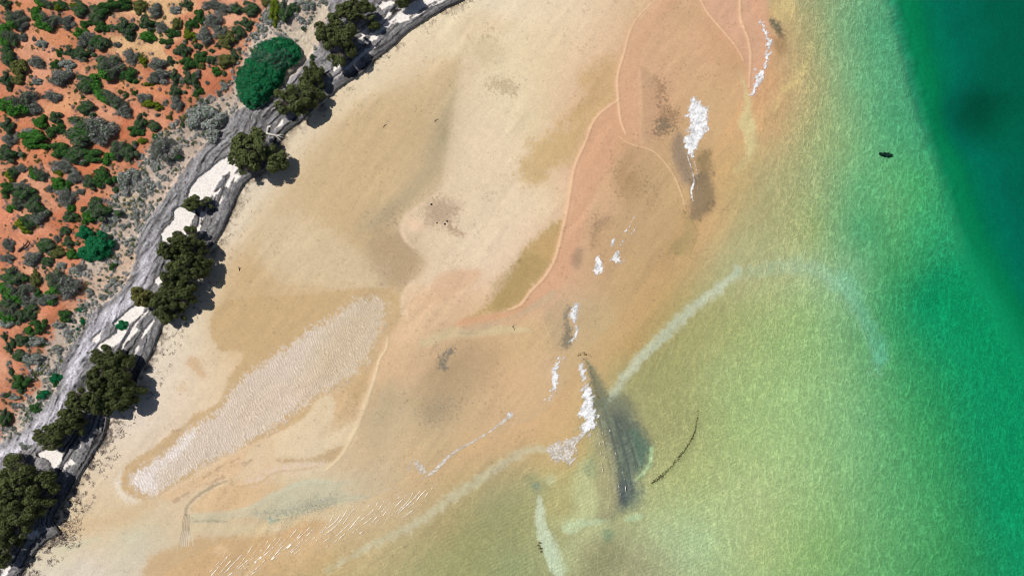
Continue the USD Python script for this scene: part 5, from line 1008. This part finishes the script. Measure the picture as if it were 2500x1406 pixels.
def limb(pts, r0, r1, n=7):
    """a bent tapering branch through 3-D points"""
    p = chaikin(np.asarray(pts, float), False, 2); t = np.gradient(p, axis=0); t /= np.linalg.norm(t, axis=1, keepdims=True)
    a = np.cross(t, [0.2, 0.1, 1.0]); a /= np.linalg.norm(a, axis=1, keepdims=True); b = np.cross(t, a); r = np.linspace(r0, r1, len(p))[:, None]
    ang = np.arange(n) * 2 * math.pi / n
    v = (p[:, None] + r[:, None] * (np.cos(ang)[None, :, None] * a[:, None] + np.sin(ang)[None, :, None] * b[:, None])).reshape(-1, 3)
    i, j = np.meshgrid(np.arange(len(p) - 1), np.arange(n), indexing='ij'); q = np.stack([i * n + j, i * n + (j + 1) % n, (i + 1) * n + (j + 1) % n, (i + 1) * n + j], -1).reshape(-1, 4)
    f = np.vstack([q[:, :3], q[:, [0, 2, 3]]]); e = len(v) - n
    caps = np.vstack([[[0, k + 1, k] for k in range(1, n - 1)], [[e, e + k, e + k + 1] for k in range(1, n - 1)]])
    return v, np.vstack([f, caps])
def wood(name, label, stems, mat, catg, centre):
    c = at3(*centre); o = UsdGeom.Xform.Define(stage, path_for(name)); o.AddTranslateOp().Set(Gf.Vec3d(*map(float, c)))
    for k, (pts, r0, r1) in enumerate(stems):
        part(str(o.GetPath()), 'trunk' if k == 0 else 'branch', limb([at3(x, y, d) - c for x, y, d in pts], r0, r1), mat)
    setc(o, label, catg)
wood('driftwood', 'bleached forked driftwood on the weed bank above the lone round mangrove', [([(650, 326, .1), (665, 330, .2), (684, 334, .15), (694, 338, .1)], .14, .05), ([(652, 326, .15), (655, 316, .3), (655, 309, .35)], .12, .06), ([(676, 332, .2), (690, 330, .3), (697, 333, .2)], .06, .03), ([(672, 331, .15), (684, 342, .2), (692, 348, .1)], .06, .03)], LEAF['white'], 'driftwood', (655, 326))
wood('dead_branch', 'dark fallen dead branch on bare red sand near the left edge', [([(46, 614, .1), (56, 606, .25), (66, 598, .3), (72, 588, .2)], .16, .07), ([(58, 604, .2), (66, 606, .25), (72, 602, .15)], .09, .04), ([(62, 601, .2), (60, 594, .3)], .08, .04), ([(52, 609, .2), (48, 606, .2)], .08, .04)], LEAF['dead'], 'branch', (58, 604))
wood('beach_stick', 'tiny upright brown stick on the flat below the long mangrove clump', [([(585, 661, .02), (584, 655, .08), (583, 651, .1)], .06, .03), ([(584, 657, .05), (588, 654, .1)], .04, .02)], LEAF['dead'], 'stick', (585, 657))
wood('beach_stick', 'pale bent twig on the beach right of the long mangrove clump', [([(540, 617, .03), (545, 619, .12), (551, 626, .04)], .05, .03), ([(545, 619, .1), (540, 622, .05)], .03, .02)], LEAF['bark'], 'stick', (545, 620))
wood('beach_stick', 'thin dark stick lying left of centre on the upper tan flat', [([(936, 312, .03), (939, 307, .06), (944, 304, .03)], .045, .02)], LEAF['dead'], 'stick', (940, 308))
wood('beach_stick', 'thin dark stick lying near the slate edge of the upper tan flat', [([(1061, 298, .03), (1066, 293, .06), (1071, 291, .03)], .045, .02)], LEAF['dead'], 'stick', (1066, 294))
wood('beach_stick', 'curled dark weed stem on the tan flat right of the salmon tongue', [([(1250, 796, .03), (1254, 800, .06), (1257, 806, .03)], .05, .025), ([(1252, 797, .05), (1256, 793, .05)], .03, .02)], LEAF['dead'], 'stick', (1253, 800))
import trimesh
def stone(px, py, r, label, seed):
    m = trimesh.creation.icosphere(2, 1.0); v = np.array(m.vertices); v = v * (1 + .5 * (noise(v[:, 0] * 3 + seed * 7 + 9, v[:, 1] * 3 + v[:, 2] * 2 + 9, 1.2, 6) - .5)[:, None]) * [r, r * .8, r * .55]
    c = at3(px, py, r * .2); p = raw_mesh(path_for('beach_stone'), v + c, np.array(m.faces), LEAF['dead']); setc(p, label, 'stone', 'stones on the mid sand bar')
for i, (x, y, r, lab) in enumerate(((1053, 499, .16, 'dark stone alone on the pale brow of the mid sand bar'), (1092, 540, .16, 'dark stone, uppermost of three on the stained sand bar'), (1086, 547, .15, 'dark stone, lowest of three on the stained sand bar'), (1067, 544, .11, 'dark stone, leftmost of three on the stained sand bar'),
                                    (121, 1336, .22, 'dark lump of weed stone just below the bank at bottom left'))):
    stone(x, y, r, lab, i)
